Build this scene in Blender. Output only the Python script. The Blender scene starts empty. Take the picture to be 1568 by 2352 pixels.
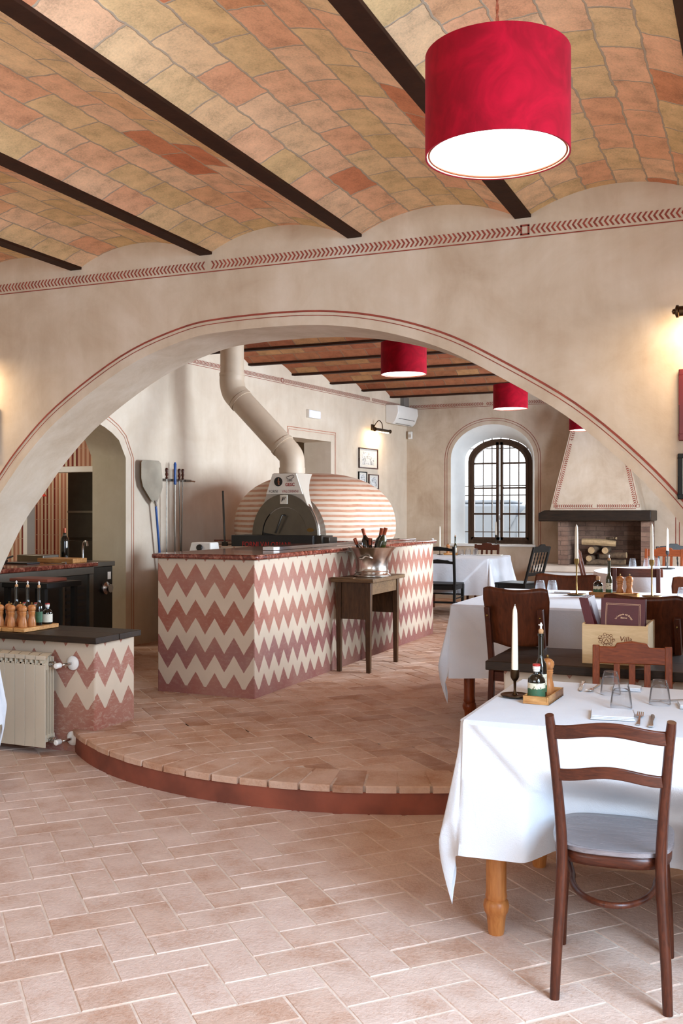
import bpy, bmesh, math, random
from mathutils import Vector, Matrix
R = math.radians
PI = math.pi
rnd = random.Random(7)
C = bpy.context.scene.collection
SC = bpy.context.scene

# ------------------------------------------------------------------ camera, world, light, exposure
cam_d = bpy.data.cameras.new('camera'); cam = bpy.data.objects.new('camera', cam_d); C.objects.link(cam)
cam_d.sensor_fit = 'VERTICAL'; cam_d.sensor_height = 36.0; cam_d.lens = 2287.0 * 36.0 / 2352.0
cam_d.clip_start = 0.05; cam_d.clip_end = 200
cam.location = (0, 0, 1.5); cam.rotation_euler = (PI / 2, 0, R(23.05))
SC.camera = cam
SC.view_settings.view_transform = 'Standard'
try: SC.view_settings.look = 'None'
except Exception: pass
SC.view_settings.gamma = 1.0
SC.view_settings.use_curve_mapping = False
SC.view_settings.exposure = 0.36
cy = SC.cycles
cy.use_denoising = True
cy.max_bounces = 8; cy.diffuse_bounces = 5; cy.glossy_bounces = 4; cy.transmission_bounces = 8; cy.transparent_max_bounces = 12
cy.sample_clamp_indirect = 6.0; cy.caustics_reflective = False; cy.caustics_refractive = False
cy.use_adaptive_sampling = True; cy.adaptive_threshold = 0.025

W = bpy.data.worlds.new('overcast_sky'); SC.world = W; W.use_nodes = True
wn = W.node_tree.nodes; wl = W.node_tree.links
bg = wn['Background']; bg.inputs['Color'].default_value = (0.90, 0.95, 1.0, 1); bg.inputs['Strength'].default_value = 3.0

def area(name, loc, rot, sx, sy, power, col, spread=180):
    l = bpy.data.lights.new(name, 'AREA'); l.shape = 'RECTANGLE'; l.size = sx; l.size_y = sy; l.energy = power; l.color = col
    l.spread = R(spread)
    o = bpy.data.objects.new(name, l); C.objects.link(o); o.location = loc; o.rotation_euler = rot
    o['kind'] = 'structure'
    return o
DAY = (0.58, 0.77, 1.0)
# daylight through the glazed door at the right of the front room (shines towards -x) and the windows behind the camera
area('daylight_front_door', (1.85, 1.25, 2.35), (0, R(50), 0), 2.5, 2.3, 350, (0.50, 0.73, 1.0), 165)
area('daylight_front_window', (-2.6, -1.95, 1.9), (R(90), 0, 0), 3.6, 1.7, 27, (0.95, 0.96, 1.0))
# daylight through the right-hand windows of the back room
area('daylight_back_window', (1.35, 8.6, 2.0), (0, R(68), 0), 1.9, 1.5, 440, (0.70, 0.84, 1.0))
area('daylight_back_window', (1.35, 11.6, 2.0), (0, R(68), 0), 1.9, 1.5, 290, (0.70, 0.84, 1.0))
# daylight through the arched window in the far wall, and added kitchen fill
area('daylight_far_window', (-3.87, 15.95, 1.85), (R(-90), 0, 0), 1.1, 1.6, 26, (0.85, 0.92, 1.0))
area('kitchen_fill_light', (-8.4, 9.8, 3.1), (0, 0, 0), 0.9, 0.9, 18, (1.0, 0.93, 0.82))  # fill added to brighten the dark kitchen, no fixture there
area('kitchen_fill_light', (-7.6, 7.4, 3.1), (0, 0, 0), 0.9, 0.9, 24, (1.0, 0.93, 0.82))  # second added fill, nearer the passage

# ------------------------------------------------------------------ materials
def srgb(r, g, b):
    f = lambda c: ((c / 255) / 12.92) if c / 255 <= 0.04045 else (((c / 255) + 0.055) / 1.055) ** 2.4
    return (f(r), f(g), f(b), 1)
class NT:
    def __init__(s, name):
        s.m = bpy.data.materials.new(name); s.m.use_nodes = True; s.t = s.m.node_tree; s.n = s.t.nodes; s.l = s.t.links
        s.b = s.n['Principled BSDF']; s.out = s.n['Material Output']
    def set(s, node, k, v):
        if hasattr(v, 'is_output') or hasattr(v, 'links'): s.l.new(v, node.inputs[k])
        else: node.inputs[k].default_value = v
    def math(s, op, a, b=None, c=None):
        n = s.n.new('ShaderNodeMath'); n.operation = op
        for i, v in enumerate((a, b, c)):
            if v is not None: s.set(n, i, v)
        return n.outputs[0]
    def coord(s, kind='Object'):
        return s.n.new('ShaderNodeTexCoord').outputs[kind]
    def mapping(s, v, scale=(1, 1, 1), loc=(0, 0, 0), rot=(0, 0, 0)):
        n = s.n.new('ShaderNodeMapping'); s.l.new(v, n.inputs[0]); n.inputs['Scale'].default_value = scale
        n.inputs['Location'].default_value = loc; n.inputs['Rotation'].default_value = rot; return n.outputs[0]
    def noise(s, v, scale, detail=4, rough=0.55, dist=0.0):
        n = s.n.new('ShaderNodeTexNoise'); s.l.new(v, n.inputs['Vector']); n.inputs['Scale'].default_value = scale
        n.inputs['Detail'].default_value = detail; n.inputs['Roughness'].default_value = rough; n.inputs['Distortion'].default_value = dist
        return n.outputs['Fac']
    def ramp(s, f, stops, mode='LINEAR'):
        n = s.n.new('ShaderNodeValToRGB'); n.color_ramp.interpolation = mode; s.l.new(f, n.inputs[0])
        e = n.color_ramp.elements
        while len(e) < len(stops): e.new(0.5)
        for i, (p, c) in enumerate(stops):
            e[i].position = p; e[i].color = c if len(c) == 4 else (*c, 1)
        return n.outputs[0]
    def mix(s, f, a, b, mode='MIX'):
        n = s.n.new('ShaderNodeMix'); n.data_type = 'RGBA'; n.blend_type = mode
        s.set(n, 0, f); s.set(n, 6, a); s.set(n, 7, b); return n.outputs[2]
    def bump(s, h, strength=0.3, dist=0.01):
        n = s.n.new('ShaderNodeBump'); s.set(n, 'Height', h); n.inputs['Strength'].default_value = strength
        n.inputs['Distance'].default_value = dist; s.l.new(n.outputs[0], s.b.inputs['Normal'])
    def xyz(s, v):
        n = s.n.new('ShaderNodeSeparateXYZ'); s.l.new(v, n.inputs[0]); return n.outputs
def g(v): return (v, v, v, 1)

def plain(name, col, rough=0.6, metal=0.0, var=0.10, nscale=8, bump=0.0, bscale=60, coat=0.0, spec=0.5, em=None, ems=0, sheen=0.0):
    t = NT(name); v = t.coord()
    c2 = tuple(max(0, x * (1 - var)) for x in col[:3]) + (1,); c3 = tuple(min(1, x * (1 + var)) for x in col[:3]) + (1,)
    t.l.new(t.ramp(t.noise(v, nscale, 3), [(0.3, c2), (0.7, c3)]), t.b.inputs['Base Color'])
    t.b.inputs['Roughness'].default_value = rough; t.b.inputs['Metallic'].default_value = metal
    t.b.inputs['Coat Weight'].default_value = coat; t.b.inputs['Specular IOR Level'].default_value = spec
    t.b.inputs['Sheen Weight'].default_value = sheen
    if bump: t.bump(t.noise(v, bscale, 4), bump, 0.004)
    if em: t.b.inputs['Emission Color'].default_value = em; t.b.inputs['Emission Strength'].default_value = ems
    return t.m

def plaster(name, c1, c2, c3):
    t = NT(name); v = t.coord()
    big = t.noise(v, 0.9, 5, 0.6, 1.2); mid = t.noise(v, 3.0, 6, 0.65, 0.8); st = t.noise(t.mapping(v, (5, 5, 0.9)), 1.6, 4, 0.6)
    f = t.math('ADD', t.math('MULTIPLY', big, 0.5), t.math('ADD', t.math('MULTIPLY', mid, 0.3), t.math('MULTIPLY', st, 0.2)))
    t.l.new(t.ramp(f, [(0.36, c1), (0.5, c2), (0.64, c3)]), t.b.inputs['Base Color'])
    t.b.inputs['Roughness'].default_value = 0.85; t.b.inputs['Specular IOR Level'].default_value = 0.2
    t.bump(t.math('ADD', t.noise(v, 25, 5), t.math('MULTIPLY', mid, 2.0)), 0.18, 0.006)
    return t.m
M = {}
M['plaster'] = plaster('ochre_plaster', srgb(178, 156, 132), srgb(198, 180, 158), srgb(212, 197, 179))
M['plaster_pale'] = plaster('pale_plaster', srgb(202, 183, 160), srgb(213, 196, 174), srgb(222, 207, 187))
M['limewash'] = plaster('greenish_limewash', srgb(190, 178, 148), srgb(202, 190, 162), srgb(212, 202, 176))
M['white_reveal'] = plain('white_paint', srgb(226, 226, 222), 0.7, var=0.03)
M['stripe_paint'] = plain('oxide_red_paint', srgb(140, 62, 46), 0.8, var=0.25, nscale=14)
M['stripe_pale'] = plain('faded_red_paint', srgb(186, 122, 96), 0.8, var=0.2, nscale=14)
M['white'] = plain('white_plastic', srgb(226, 222, 214), 0.4, var=0.02)
M['radiator_white'] = plain('ivory_enamel', srgb(206, 192, 168), 0.35, var=0.02)
M['chrome'] = plain('chrome', srgb(205, 205, 205), 0.18, 1.0, var=0.03)
M['steel'] = plain('brushed_steel', srgb(120, 114, 104), 0.34, 1.0, var=0.08)
M['dark_steel'] = plain('dark_steel', srgb(70, 66, 60), 0.38, 0.9, var=0.1)
M['silver'] = plain('worn_silver', srgb(205, 200, 192), 0.22, 1.0, var=0.16, nscale=14)
M['dull_aluminium'] = plain('dull_aluminium', srgb(168, 158, 140), 0.5, 0.55, var=0.18, nscale=5)
M['brass'] = plain('aged_brass', srgb(132, 106, 62), 0.34, 1.0, var=0.15)
M['bronze'] = plain('dark_bronze', srgb(74, 56, 38), 0.38, 1.0, var=0.12)
M['black'] = plain('black_metal', srgb(24, 22, 20), 0.45, var=0.1)
M['black_wood'] = plain('black_painted_wood', srgb(20, 18, 15), 0.5, var=0.2, spec=0.25)
M['beam'] = plain('painted_iron_beam', srgb(50, 27, 15), 0.7, spec=0.15, var=0.2, nscale=20, bump=0.2)
M['cork'] = plain('cork', srgb(178, 134, 92), 0.8, var=0.15, nscale=80)
M['wax'] = plain('ivory_wax', srgb(236, 228, 208), 0.35, var=0.02)
M['wick'] = plain('white_wick', srgb(222, 214, 200), 0.8)
M['red_cap'] = plain('red_cap', srgb(170, 40, 34), 0.4)
M['copper'] = plain('copper_foil', srgb(148, 72, 44), 0.35, 0.5, var=0.12, nscale=40)
M['label_cream'] = plain('cream_label', srgb(214, 206, 188), 0.7, var=0.06, nscale=60)
M['label_green'] = plain('green_label', srgb(52, 92, 62), 0.6, var=0.3, nscale=60)
M['label_mix'] = None
M['red_lacquer'] = plain('red_lacquer', srgb(92, 6, 6), 0.4, var=0.15)
M['flue'] = plain('beige_painted_pipe', srgb(192, 172, 148), 0.5, var=0.05)
M['blue'] = plain('blue_enamel', srgb(28, 74, 140), 0.35, var=0.05)
M['burgundy'] = plain('burgundy_leatherette', srgb(86, 14, 24), 0.45, var=0.1, nscale=30, bump=0.15, bscale=300)
M['gold'] = plain('gilt_print', srgb(220, 176, 140), 0.4, 0.2)
M['print_dark'] = plain('dark_print', srgb(50, 40, 34), 0.7)
M['print_red'] = plain('red_print', srgb(150, 30, 24), 0.6)
M['print_brown'] = plain('burnt_brown_print', srgb(120, 66, 30), 0.7, var=0.2, nscale=60)
M['paper'] = plain('paper', srgb(222, 214, 200), 0.8, var=0.03)
M['exit_lens'] = plain('lit_exit_lens', srgb(190, 200, 240), 0.4, em=(0.45, 0.5, 1.0, 1), ems=1.4)
M['bulb'] = plain('warm_bulb', (1, 1, 1, 1), 0.4, em=(1.0, 0.72, 0.40, 1), ems=26)
M['diffuser'] = plain('glowing_diffuser', (1, 1, 1, 1), 0.5, var=0, em=(1.0, 0.90, 0.80, 1), ems=5.0)
M['shade_inner'] = plain('white_shade_lining', srgb(240, 225, 205), 0.6, var=0.02)
M['car_grey'] = plain('pale_vehicle_paint', srgb(120, 126, 134), 0.5, var=0.03)
M['tyre'] = plain('dusty_tyre', srgb(92, 92, 92), 0.8)
M['ground_out'] = plain('pale_gravel', srgb(225, 222, 214), 0.9, var=0.1)
M['terracotta_paint'] = plain('worn_red_plaster', srgb(128, 66, 46), 0.75, var=0.32, nscale=4.5, bump=0.25, bscale=30)
M['mortar'] = plain('pale_mortar', srgb(208, 186, 168), 0.9, var=0.12, nscale=30, bump=0.3, bscale=120)
M['soot_brick'] = None
M['bark'] = plain('bark', srgb(96, 76, 56), 0.9, var=0.4, nscale=25, bump=0.6, bscale=40)
M['cut_wood'] = plain('cut_log_wood', srgb(176, 146, 106), 0.8, var=0.2, nscale=25)
M['stoneware'] = plain('pale_stone', srgb(205, 190, 172), 0.8, var=0.08, nscale=6, bump=0.15)
M['appliance'] = plain('grey_white_panel', srgb(184, 172, 156), 0.5, var=0.02)
M['speaker_grey'] = plain('grey_plastic', srgb(120, 112, 104), 0.6, var=0.04)
M['red_glass'] = plain('red_enamel', srgb(190, 50, 30), 0.3)
M['cord'] = plain('copper_twisted_cord', srgb(140, 70, 40), 0.7, var=0.3, nscale=200)

def wood(name, dark, light, axis='Z', scale=9, rough=0.42, coat=0.15, dens=8.0, bump=0.08):
    t = NT(name); v = t.coord()
    s = {'X': (0.12, 1, 1), 'Y': (1, 0.12, 1), 'Z': (1, 1, 0.12)}[axis]
    mv = t.mapping(v, s)
    n1 = t.noise(mv, scale * dens, 5, 0.6, 1.5); n2 = t.noise(mv, scale * dens * 4, 3, 0.6); n3 = t.noise(v, 5, 3)
    f = t.math('ADD', t.math('MULTIPLY', n1, 0.55), t.math('ADD', t.math('MULTIPLY', n2, 0.2), t.math('MULTIPLY', n3, 0.25)))
    t.l.new(t.ramp(f, [(0.32, dark), (0.66, light)]), t.b.inputs['Base Color'])
    t.b.inputs['Roughness'].default_value = rough; t.b.inputs['Coat Weight'].default_value = coat * .6; t.b.inputs['Coat Roughness'].default_value = 0.25; t.b.inputs['Specular IOR Level'].default_value = 0.22
    t.bump(n2, bump, 0.003)
    return t.m
M['mahogany'] = wood('dark_red_beech', srgb(40, 17, 10), srgb(88, 42, 24), 'Z', coat=0.25, rough=0.35)
M['mahogany_x'] = wood('dark_red_beech_rail', srgb(40, 17, 10), srgb(88, 42, 24), 'X', coat=0.25, rough=0.35)
M['seat_sheen'] = wood('worn_seat_wood_sheen', srgb(84, 76, 78), srgb(128, 120, 122), 'X', coat=0.9, rough=0.25, bump=0.15)  # wear plus the grey reflection of the bright cloth, put into the colour
M['cherry'] = wood('reddish_brown_wood', srgb(88, 37, 14), srgb(150, 74, 36), 'Z', coat=0.2)
M['cherry_x'] = wood('reddish_brown_wood_rail', srgb(88, 37, 14), srgb(150, 74, 36), 'X', coat=0.2)
M['ply'] = wood('brown_plywood', srgb(54, 23, 10), srgb(98, 48, 24), 'Z', scale=4, coat=0.3, rough=0.35)
M['seat_sheen'].node_tree.nodes['Principled BSDF'].inputs['Coat Weight'].default_value = 1.0; M['seat_sheen'].node_tree.nodes['Principled BSDF'].inputs['Specular IOR Level'].default_value = 0.6
M['pine'] = wood('honey_pine', srgb(150, 86, 40), srgb(196, 132, 74), 'Z', coat=0.3, scale=5)
M['pine_box'] = wood('pale_pine_board', srgb(204, 172, 124), srgb(232, 206, 164), 'X', coat=0.0, rough=0.6, scale=5)
M['olive_wood'] = wood('olive_wood', srgb(134, 80, 36), srgb(212, 158, 96), 'X', coat=0.2, scale=5)
M['olive_mill'] = wood('olive_wood_turned', srgb(140, 78, 36), srgb(202, 138, 82), 'Z', coat=0.25, scale=6)
M['oak_dark'] = wood('dark_oak', srgb(60, 41, 25), srgb(118, 90, 60), 'X', coat=0.1, rough=0.5, scale=5, bump=0.25)
M['oak_leg'] = wood('dark_oak_leg', srgb(44, 28, 16), srgb(90, 62, 38), 'Z', coat=0.1, rough=0.5, scale=5)
M['slab'] = wood('blackened_plank', srgb(22, 15, 9), srgb(56, 39, 24), 'X', coat=0.0, rough=0.5, scale=4, bump=0.25)
M['window_wood'] = wood('dark_brown_window_wood', srgb(52, 36, 24), srgb(80, 58, 42), 'Z', coat=0.1, rough=0.55, scale=4)
M['door_leaf'] = wood('taupe_painted_door', srgb(150, 134, 110), srgb(168, 152, 128), 'Z', coat=0, rough=0.6, scale=3)
M['mantel'] = wood('black_oak_beam', srgb(20, 14, 9), srgb(48, 34, 22), 'X', coat=0.05, rough=0.45, scale=4, bump=0.4)

def velvet():
    t = NT('crimson_velvet'); v = t.coord()
    n = t.noise(v, 7, 5, 0.6, 2.0)
    t.l.new(t.ramp(n, [(0.35, srgb(118, 0, 18)), (0.7, srgb(148, 2, 28))]), t.b.inputs['Base Color'])
    t.b.inputs['Roughness'].default_value = 0.9; t.b.inputs['Sheen Weight'].default_value = 0.22; t.b.inputs['Sheen Roughness'].default_value = 0.4
    t.b.inputs['Sheen Tint'].default_value = (1.0, 0.25, 0.35, 1); t.b.inputs['Specular IOR Level'].default_value = 0.15
    return t.m
M['velvet'] = velvet()

def linen():
    t = NT('white_linen'); v = t.coord()
    t.l.new(t.ramp(t.noise(v, 4, 4), [(0.3, srgb(203, 206, 211)), (0.7, srgb(214, 216, 220))]), t.b.inputs['Base Color'])
    t.b.inputs['Roughness'].default_value = 0.85; t.b.inputs['Sheen Weight'].default_value = 0.15
    h = t.math('ADD', t.math('MULTIPLY', t.noise(v, 9, 5, 0.6, 1.5), 3.0), t.noise(t.mapping(v, (1, 1, 1)), 260, 2))
    t.bump(h, 0.25, 0.006)
    return t.m
M['linen'] = linen()

def marble(name, a, b, c):
    t = NT(name); v = t.coord()
    n = t.noise(v, 22, 8, 0.7, 1.0)
    t.l.new(t.ramp(n, [(0.35, a), (0.52, b), (0.66, c)]), t.b.inputs['Base Color'])
    t.b.inputs['Roughness'].default_value = 0.16; t.b.inputs['Coat Weight'].default_value = 0.4
    return t.m
M['marble'] = marble('red_verona_marble', srgb(62, 22, 16), srgb(118, 56, 42), srgb(170, 112, 90))

def glassy(name, tint=(1, 1, 1, 1), mixf=0.12, rough=0.02, brighten=0):
    # thin clear glass: transparent with mirror reflection rising at grazing angles
    t = NT(name); t.n.remove(t.b)
    tr = t.n.new('ShaderNodeBsdfTransparent'); tr.inputs[0].default_value = tint
    gl = t.n.new('ShaderNodeBsdfGlossy'); gl.inputs['Roughness'].default_value = rough
    lw = t.n.new('ShaderNodeLayerWeight'); lw.inputs[0].default_value = mixf
    mx = t.n.new('ShaderNodeMixShader'); t.l.new(lw.outputs['Fresnel'], mx.inputs[0]); t.l.new(tr.outputs[0], mx.inputs[1]); t.l.new(gl.outputs[0], mx.inputs[2])
    if brighten:
        df = t.n.new('ShaderNodeBsdfTranslucent'); df.inputs[0].default_value = (0.95, 0.97, 1, 1); m2 = t.n.new('ShaderNodeMixShader'); m2.inputs[0].default_value = brighten  # translucent white mixed in to brighten glass that renders dark
        t.l.new(mx.outputs[0], m2.inputs[1]); t.l.new(df.outputs[0], m2.inputs[2]); t.l.new(m2.outputs[0], t.out.inputs[0])
    else: t.l.new(mx.outputs[0], t.out.inputs[0])
    return t.m
M['pane'] = glassy('window_glass', mixf=0.10); M['picture_glass'] = glassy('picture_glass', mixf=0.03, rough=0.1)
def realglass(name, col=(1, 1, 1, 1), rough=0.0):
    t = NT(name); t.b.inputs['Base Color'].default_value = col; t.b.inputs['Transmission Weight'].default_value = 1.0
    t.b.inputs['Roughness'].default_value = rough; t.b.inputs['IOR'].default_value = 1.45; return t.m
M['tumbler'] = glassy('tumbler_glass', (0.98, 0.985, 0.99, 1), 0.12, 0.03, brighten=0.08)  # brightness added by a little translucent white
M['bottle_dark'] = plain('dark_bottle_glass', srgb(14, 14, 10), 0.06, var=0.05, coat=0.6)
M['bottle_green'] = plain('olive_bottle_glass', srgb(40, 42, 14), 0.08, var=0.1, coat=0.6)
M['pourer'] = glassy('clear_plastic', (0.9, 0.88, 0.85, 1), 0.4)

def label_mix():
    t = NT('printed_bottle_label'); v = t.coord(); z = t.xyz(v)[2]
    n = t.noise(v, 90, 3)
    a = t.mix(t.math('GREATER_THAN', t.math('ADD', z, t.math('MULTIPLY', n, 0.02)), 0.055), srgb(52, 92, 62), srgb(214, 206, 180))
    t.l.new(t.mix(t.math('GREATER_THAN', n, 0.6), a, srgb(90, 88, 60)), t.b.inputs['Base Color']); t.b.inputs['Roughness'].default_value = 0.6
    return t.m
M['label_mix'] = label_mix()

def zigzag(name, ph_x, ph_y, ztop, A, thick, Pz, Ps=0.165, zbase=0.27, worn=0.60, pale=srgb(200, 180, 157)):
    t = NT(name); geo = t.n.new('ShaderNodeNewGeometry'); P = t.xyz(geo.outputs['Position']); N = t.xyz(geo.outputs['True Normal'])
    ay = t.math('GREATER_THAN', t.math('ABSOLUTE', N[1]), 0.5)
    s = t.math('ADD', t.math('MULTIPLY', t.math('SUBTRACT', P[0], ph_x), ay), t.math('MULTIPLY', t.math('SUBTRACT', P[1], ph_y), t.math('SUBTRACT', 1.0, ay)))
    n_edge = t.math('MULTIPLY', t.math('SUBTRACT', t.noise(geo.outputs['Position'], 16, 5), 0.5), 0.016)
    tri = t.math('ABSOLUTE', t.math('SUBTRACT', t.math('MULTIPLY', t.math('FLOORED_MODULO', t.math('DIVIDE', s, Ps), 1.0), 2.0), 1.0))
    zu = t.math('ADD', t.math('MULTIPLY', tri, A), ztop - A)
    h = t.math('ADD', t.math('SUBTRACT', zu, P[2]), n_edge)
    k = t.math('DIVIDE', h, Pz)
    gfrac = t.math('FLOORED_MODULO', k, 1.0)
    band = t.math('FLOOR', k)
    red = t.math('LESS_THAN', gfrac, thick / Pz)
    low = t.math('LESS_THAN', t.math('ADD', P[2], n_edge), zbase)
    red = t.math('MAXIMUM', red, low)
    scr = t.noise(t.mapping(geo.outputs['Position'], (12, 12, 24)), 2.0, 6, 0.75, 0.6)
    wear = t.ramp(scr, [(0.36, g(worn)), (0.50, g(1))])
    wear2 = t.ramp(t.noise(geo.outputs['Position'], 2.2, 4), [(0.35, g(0.55)), (0.6, g(1))])
    amt = t.math('MULTIPLY', red, t.math('MULTIPLY', wear, t.math('ADD', t.math('MULTIPLY', wear2, 0.35), 0.62)))
    wn_ = t.n.new('ShaderNodeTexWhiteNoise'); wn_.noise_dimensions = '1D'; t.l.new(band, wn_.inputs['W'])
    tone = t.math('ADD', t.math('MULTIPLY', wn_.outputs[0], 0.6), t.math('MULTIPLY', t.noise(geo.outputs['Position'], 3, 3), 0.4))
    redc = t.ramp(tone, [(0.15, srgb(138, 76, 60)), (0.45, srgb(160, 98, 78)), (0.8, srgb(134, 82, 78))])
    base = t.ramp(t.noise(geo.outputs['Position'], 4, 4), [(0.3, tuple(x * 0.9 for x in pale[:3]) + (1,)), (0.7, pale)])
    t.l.new(t.mix(amt, base, redc), t.b.inputs['Base Color'])
    t.b.inputs['Roughness'].default_value = 0.7; t.b.inputs['Specular IOR Level'].default_value = 0.3
    t.bump(scr, 0.12, 0.004)
    return t.m
M['zig_low'] = zigzag('zigzag_painted_plaster', -4.128, 5.10, 0.634, 0.117, 0.12, 0.26)
M['zig_bar'] = zigzag('zigzag_painted_bar', -4.079, 6.571, 1.117, 0.124, 0.135, 0.27, 0.163, zbase=0.20, worn=0.86)

def oven_stripes():
    t = NT('striped_oven_plaster'); geo = t.n.new('ShaderNodeNewGeometry'); P = t.xyz(geo.outputs['Position'])
    w = t.math('MULTIPLY', t.math('SUBTRACT', t.noise(t.mapping(geo.outputs['Position'], (1, 1, 1)), 4.5, 3), 0.5), 0.016)
    f = t.math('FLOORED_MODULO', t.math('DIVIDE', t.math('ADD', P[2], w), 0.0535), 1.0)
    m = t.ramp(f, [(0.0, g(0)), (0.05, g(1)), (0.48, g(1)), (0.54, g(0))])
    tone = t.ramp(t.noise(geo.outputs['Position'], 9, 3), [(0.3, srgb(176, 124, 94)), (0.7, srgb(198, 148, 118))])
    t.l.new(t.mix(m, srgb(210, 190, 168), tone), t.b.inputs['Base Color'])
    t.b.inputs['Roughness'].default_value = 0.75
    t.bump(t.noise(geo.outputs['Position'], 30, 4), 0.12, 0.004); return t.m
M['oven'] = oven_stripes()

def kitchen_tiles():
    t = NT('striped_wall_tiles'); geo = t.n.new('ShaderNodeNewGeometry'); P = t.xyz(geo.outputs['Position'])
    s = t.math('DIVIDE', P[0], 0.029); cell = t.math('FLOOR', s)
    wn_ = t.n.new('ShaderNodeTexWhiteNoise'); wn_.noise_dimensions = '1D'; t.l.new(cell, wn_.inputs['W'])
    c = t.ramp(t.math('ADD', t.math('MULTIPLY', t.math('FLOORED_MODULO', cell, 2.0), 0.5), t.math('MULTIPLY', wn_.outputs[0], 0.49)), [(0.0, srgb(200, 182, 154)), (0.22, srgb(196, 156, 132)), (0.5, srgb(112, 34, 26)), (0.70, srgb(160, 106, 82))], 'CONSTANT')
    j = t.math('LESS_THAN', t.math('FLOORED_MODULO', t.math('DIVIDE', P[2], 0.2), 1.0), 0.02)
    j2 = t.math('LESS_THAN', t.math('FLOORED_MODULO', s, 1.0), 0.06)
    t.l.new(t.mix(t.math('MAXIMUM', j, j2), c, srgb(176, 146, 124)), t.b.inputs['Base Color'])
    t.b.inputs['Roughness'].default_value = 0.25; return t.m
M['kitchen_tile'] = kitchen_tiles()

def brick_uv(name, w, h, cols, mortar_c, msize=0.006, bumpd=0.01, ragged=0.004, rough=0.9):
    t = NT(name); uv = t.n.new('ShaderNodeUVMap').outputs[0]
    # ragged joints
    nz = t.n.new('ShaderNodeTexNoise'); t.l.new(uv, nz.inputs['Vector']); nz.inputs['Scale'].default_value = 14; nz.inputs['Detail'].default_value = 5
    sub = t.n.new('ShaderNodeVectorMath'); sub.operation = 'SUBTRACT'; t.l.new(nz.outputs['Color'], sub.inputs[0]); sub.inputs[1].default_value = (0.5, 0.5, 0.5)
    scl = t.n.new('ShaderNodeVectorMath'); scl.operation = 'SCALE'; t.l.new(sub.outputs[0], scl.inputs[0]); scl.inputs['Scale'].default_value = ragged * 4
    add = t.n.new('ShaderNodeVectorMath'); t.l.new(uv, add.inputs[0]); t.l.new(scl.outputs[0], add.inputs[1])
    b = t.n.new('ShaderNodeTexBrick'); t.l.new(add.outputs[0], b.inputs['Vector'])
    b.inputs['Color1'].default_value = g(0); b.inputs['Color2'].default_value = g(1); b.inputs['Mortar'].default_value = g(0.5)
    b.inputs['Scale'].default_value = 1.0; b.inputs['Mortar Size'].default_value = msize; b.inputs['Mortar Smooth'].default_value = 0.35
    b.inputs['Brick Width'].default_value = w; b.inputs['Row Height'].default_value = h; b.offset = 0.45; b.offset_frequency = 2
    base = t.ramp(b.outputs['Color'], cols)
    n1 = t.noise(uv, 9, 6, 0.65); n2 = t.noise(uv, 110, 5, 0.8)
    f = t.ramp(t.math('ADD', t.math('MULTIPLY', n1, 0.55), t.math('MULTIPLY', n2, 0.45)), [(0.36, g(0.68)), (0.5, g(1.08)), (0.64, g(1.32))])
    col = t.mix(1.0, base, f, 'MULTIPLY')
    t.l.new(t.mix(b.outputs['Fac'], col, mortar_c), t.b.inputs['Base Color'])
    t.b.inputs['Roughness'].default_value = rough; t.b.inputs['Specular IOR Level'].default_value = 0.15
    h_ = t.math('ADD', t.math('MULTIPLY', t.math('SUBTRACT', 1.0, b.outputs['Fac']), 1.0), t.math('MULTIPLY', n2, 0.35))
    t.bump(h_, 0.55, bumpd)
    return t.m
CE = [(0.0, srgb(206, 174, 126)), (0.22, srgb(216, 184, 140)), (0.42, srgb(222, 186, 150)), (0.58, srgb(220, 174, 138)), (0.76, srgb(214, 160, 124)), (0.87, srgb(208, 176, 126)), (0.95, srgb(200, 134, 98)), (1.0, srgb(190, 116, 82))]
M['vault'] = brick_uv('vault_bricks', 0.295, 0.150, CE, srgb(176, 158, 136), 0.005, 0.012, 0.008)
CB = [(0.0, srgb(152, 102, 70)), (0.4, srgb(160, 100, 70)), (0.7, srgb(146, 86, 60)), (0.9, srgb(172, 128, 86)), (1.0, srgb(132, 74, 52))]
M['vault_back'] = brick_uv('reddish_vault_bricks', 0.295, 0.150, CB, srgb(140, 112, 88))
M['hearth_brick'] = brick_uv('fireplace_bricks', 0.27, 0.068, [(0.0, srgb(118, 94, 80)), (0.5, srgb(132, 104, 88)), (1.0, srgb(108, 84, 72))], srgb(92, 76, 66), 0.004, 0.006)

def floor_tile(name, stops):
    t = NT(name); at = t.n.new('ShaderNodeVertexColor'); at.layer_name = 'tone'; r = at.outputs['Color']
    v = t.coord()
    base = t.ramp(r, stops)
    n1 = t.noise(v, 5, 6, 0.65); n2 = t.noise(v, 70, 5, 0.7); n3 = t.noise(v, 1.2, 3)
    f = t.ramp(t.math('ADD', t.math('MULTIPLY', n1, 0.6), t.math('MULTIPLY', n2, 0.4)), [(0.36, (0.80, 0.70, 0.62)), (0.5, g(0.98)), (0.64, g(1.14))])
    col = t.mix(1.0, base, f, 'MULTIPLY')
    dust = t.ramp(n1, [(0.42, g(0)), (0.7, g(0.45))])
    t.l.new(t.mix(dust, col, srgb(206, 186, 172)), t.b.inputs['Base Color'])
    t.b.inputs['Roughness'].default_value = 0.62; t.b.inputs['Specular IOR Level'].default_value = 0.35
    t.bump(t.math('ADD', n2, t.math('MULTIPLY', n1, 2)), 0.65, 0.006)
    return t.m
M['floor_tile'] = floor_tile('terracotta_floor', [(0.0, srgb(202, 172, 154)), (0.4, srgb(208, 180, 164)), (0.75, srgb(204, 174, 156)), (1.0, srgb(194, 158, 136))])
M['floor_tile_up'] = floor_tile('terracotta_floor_upper', [(0.0, srgb(190, 150, 122)), (0.4, srgb(202, 164, 138)), (0.75, srgb(192, 150, 122)), (1.0, srgb(170, 126, 98))])

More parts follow.
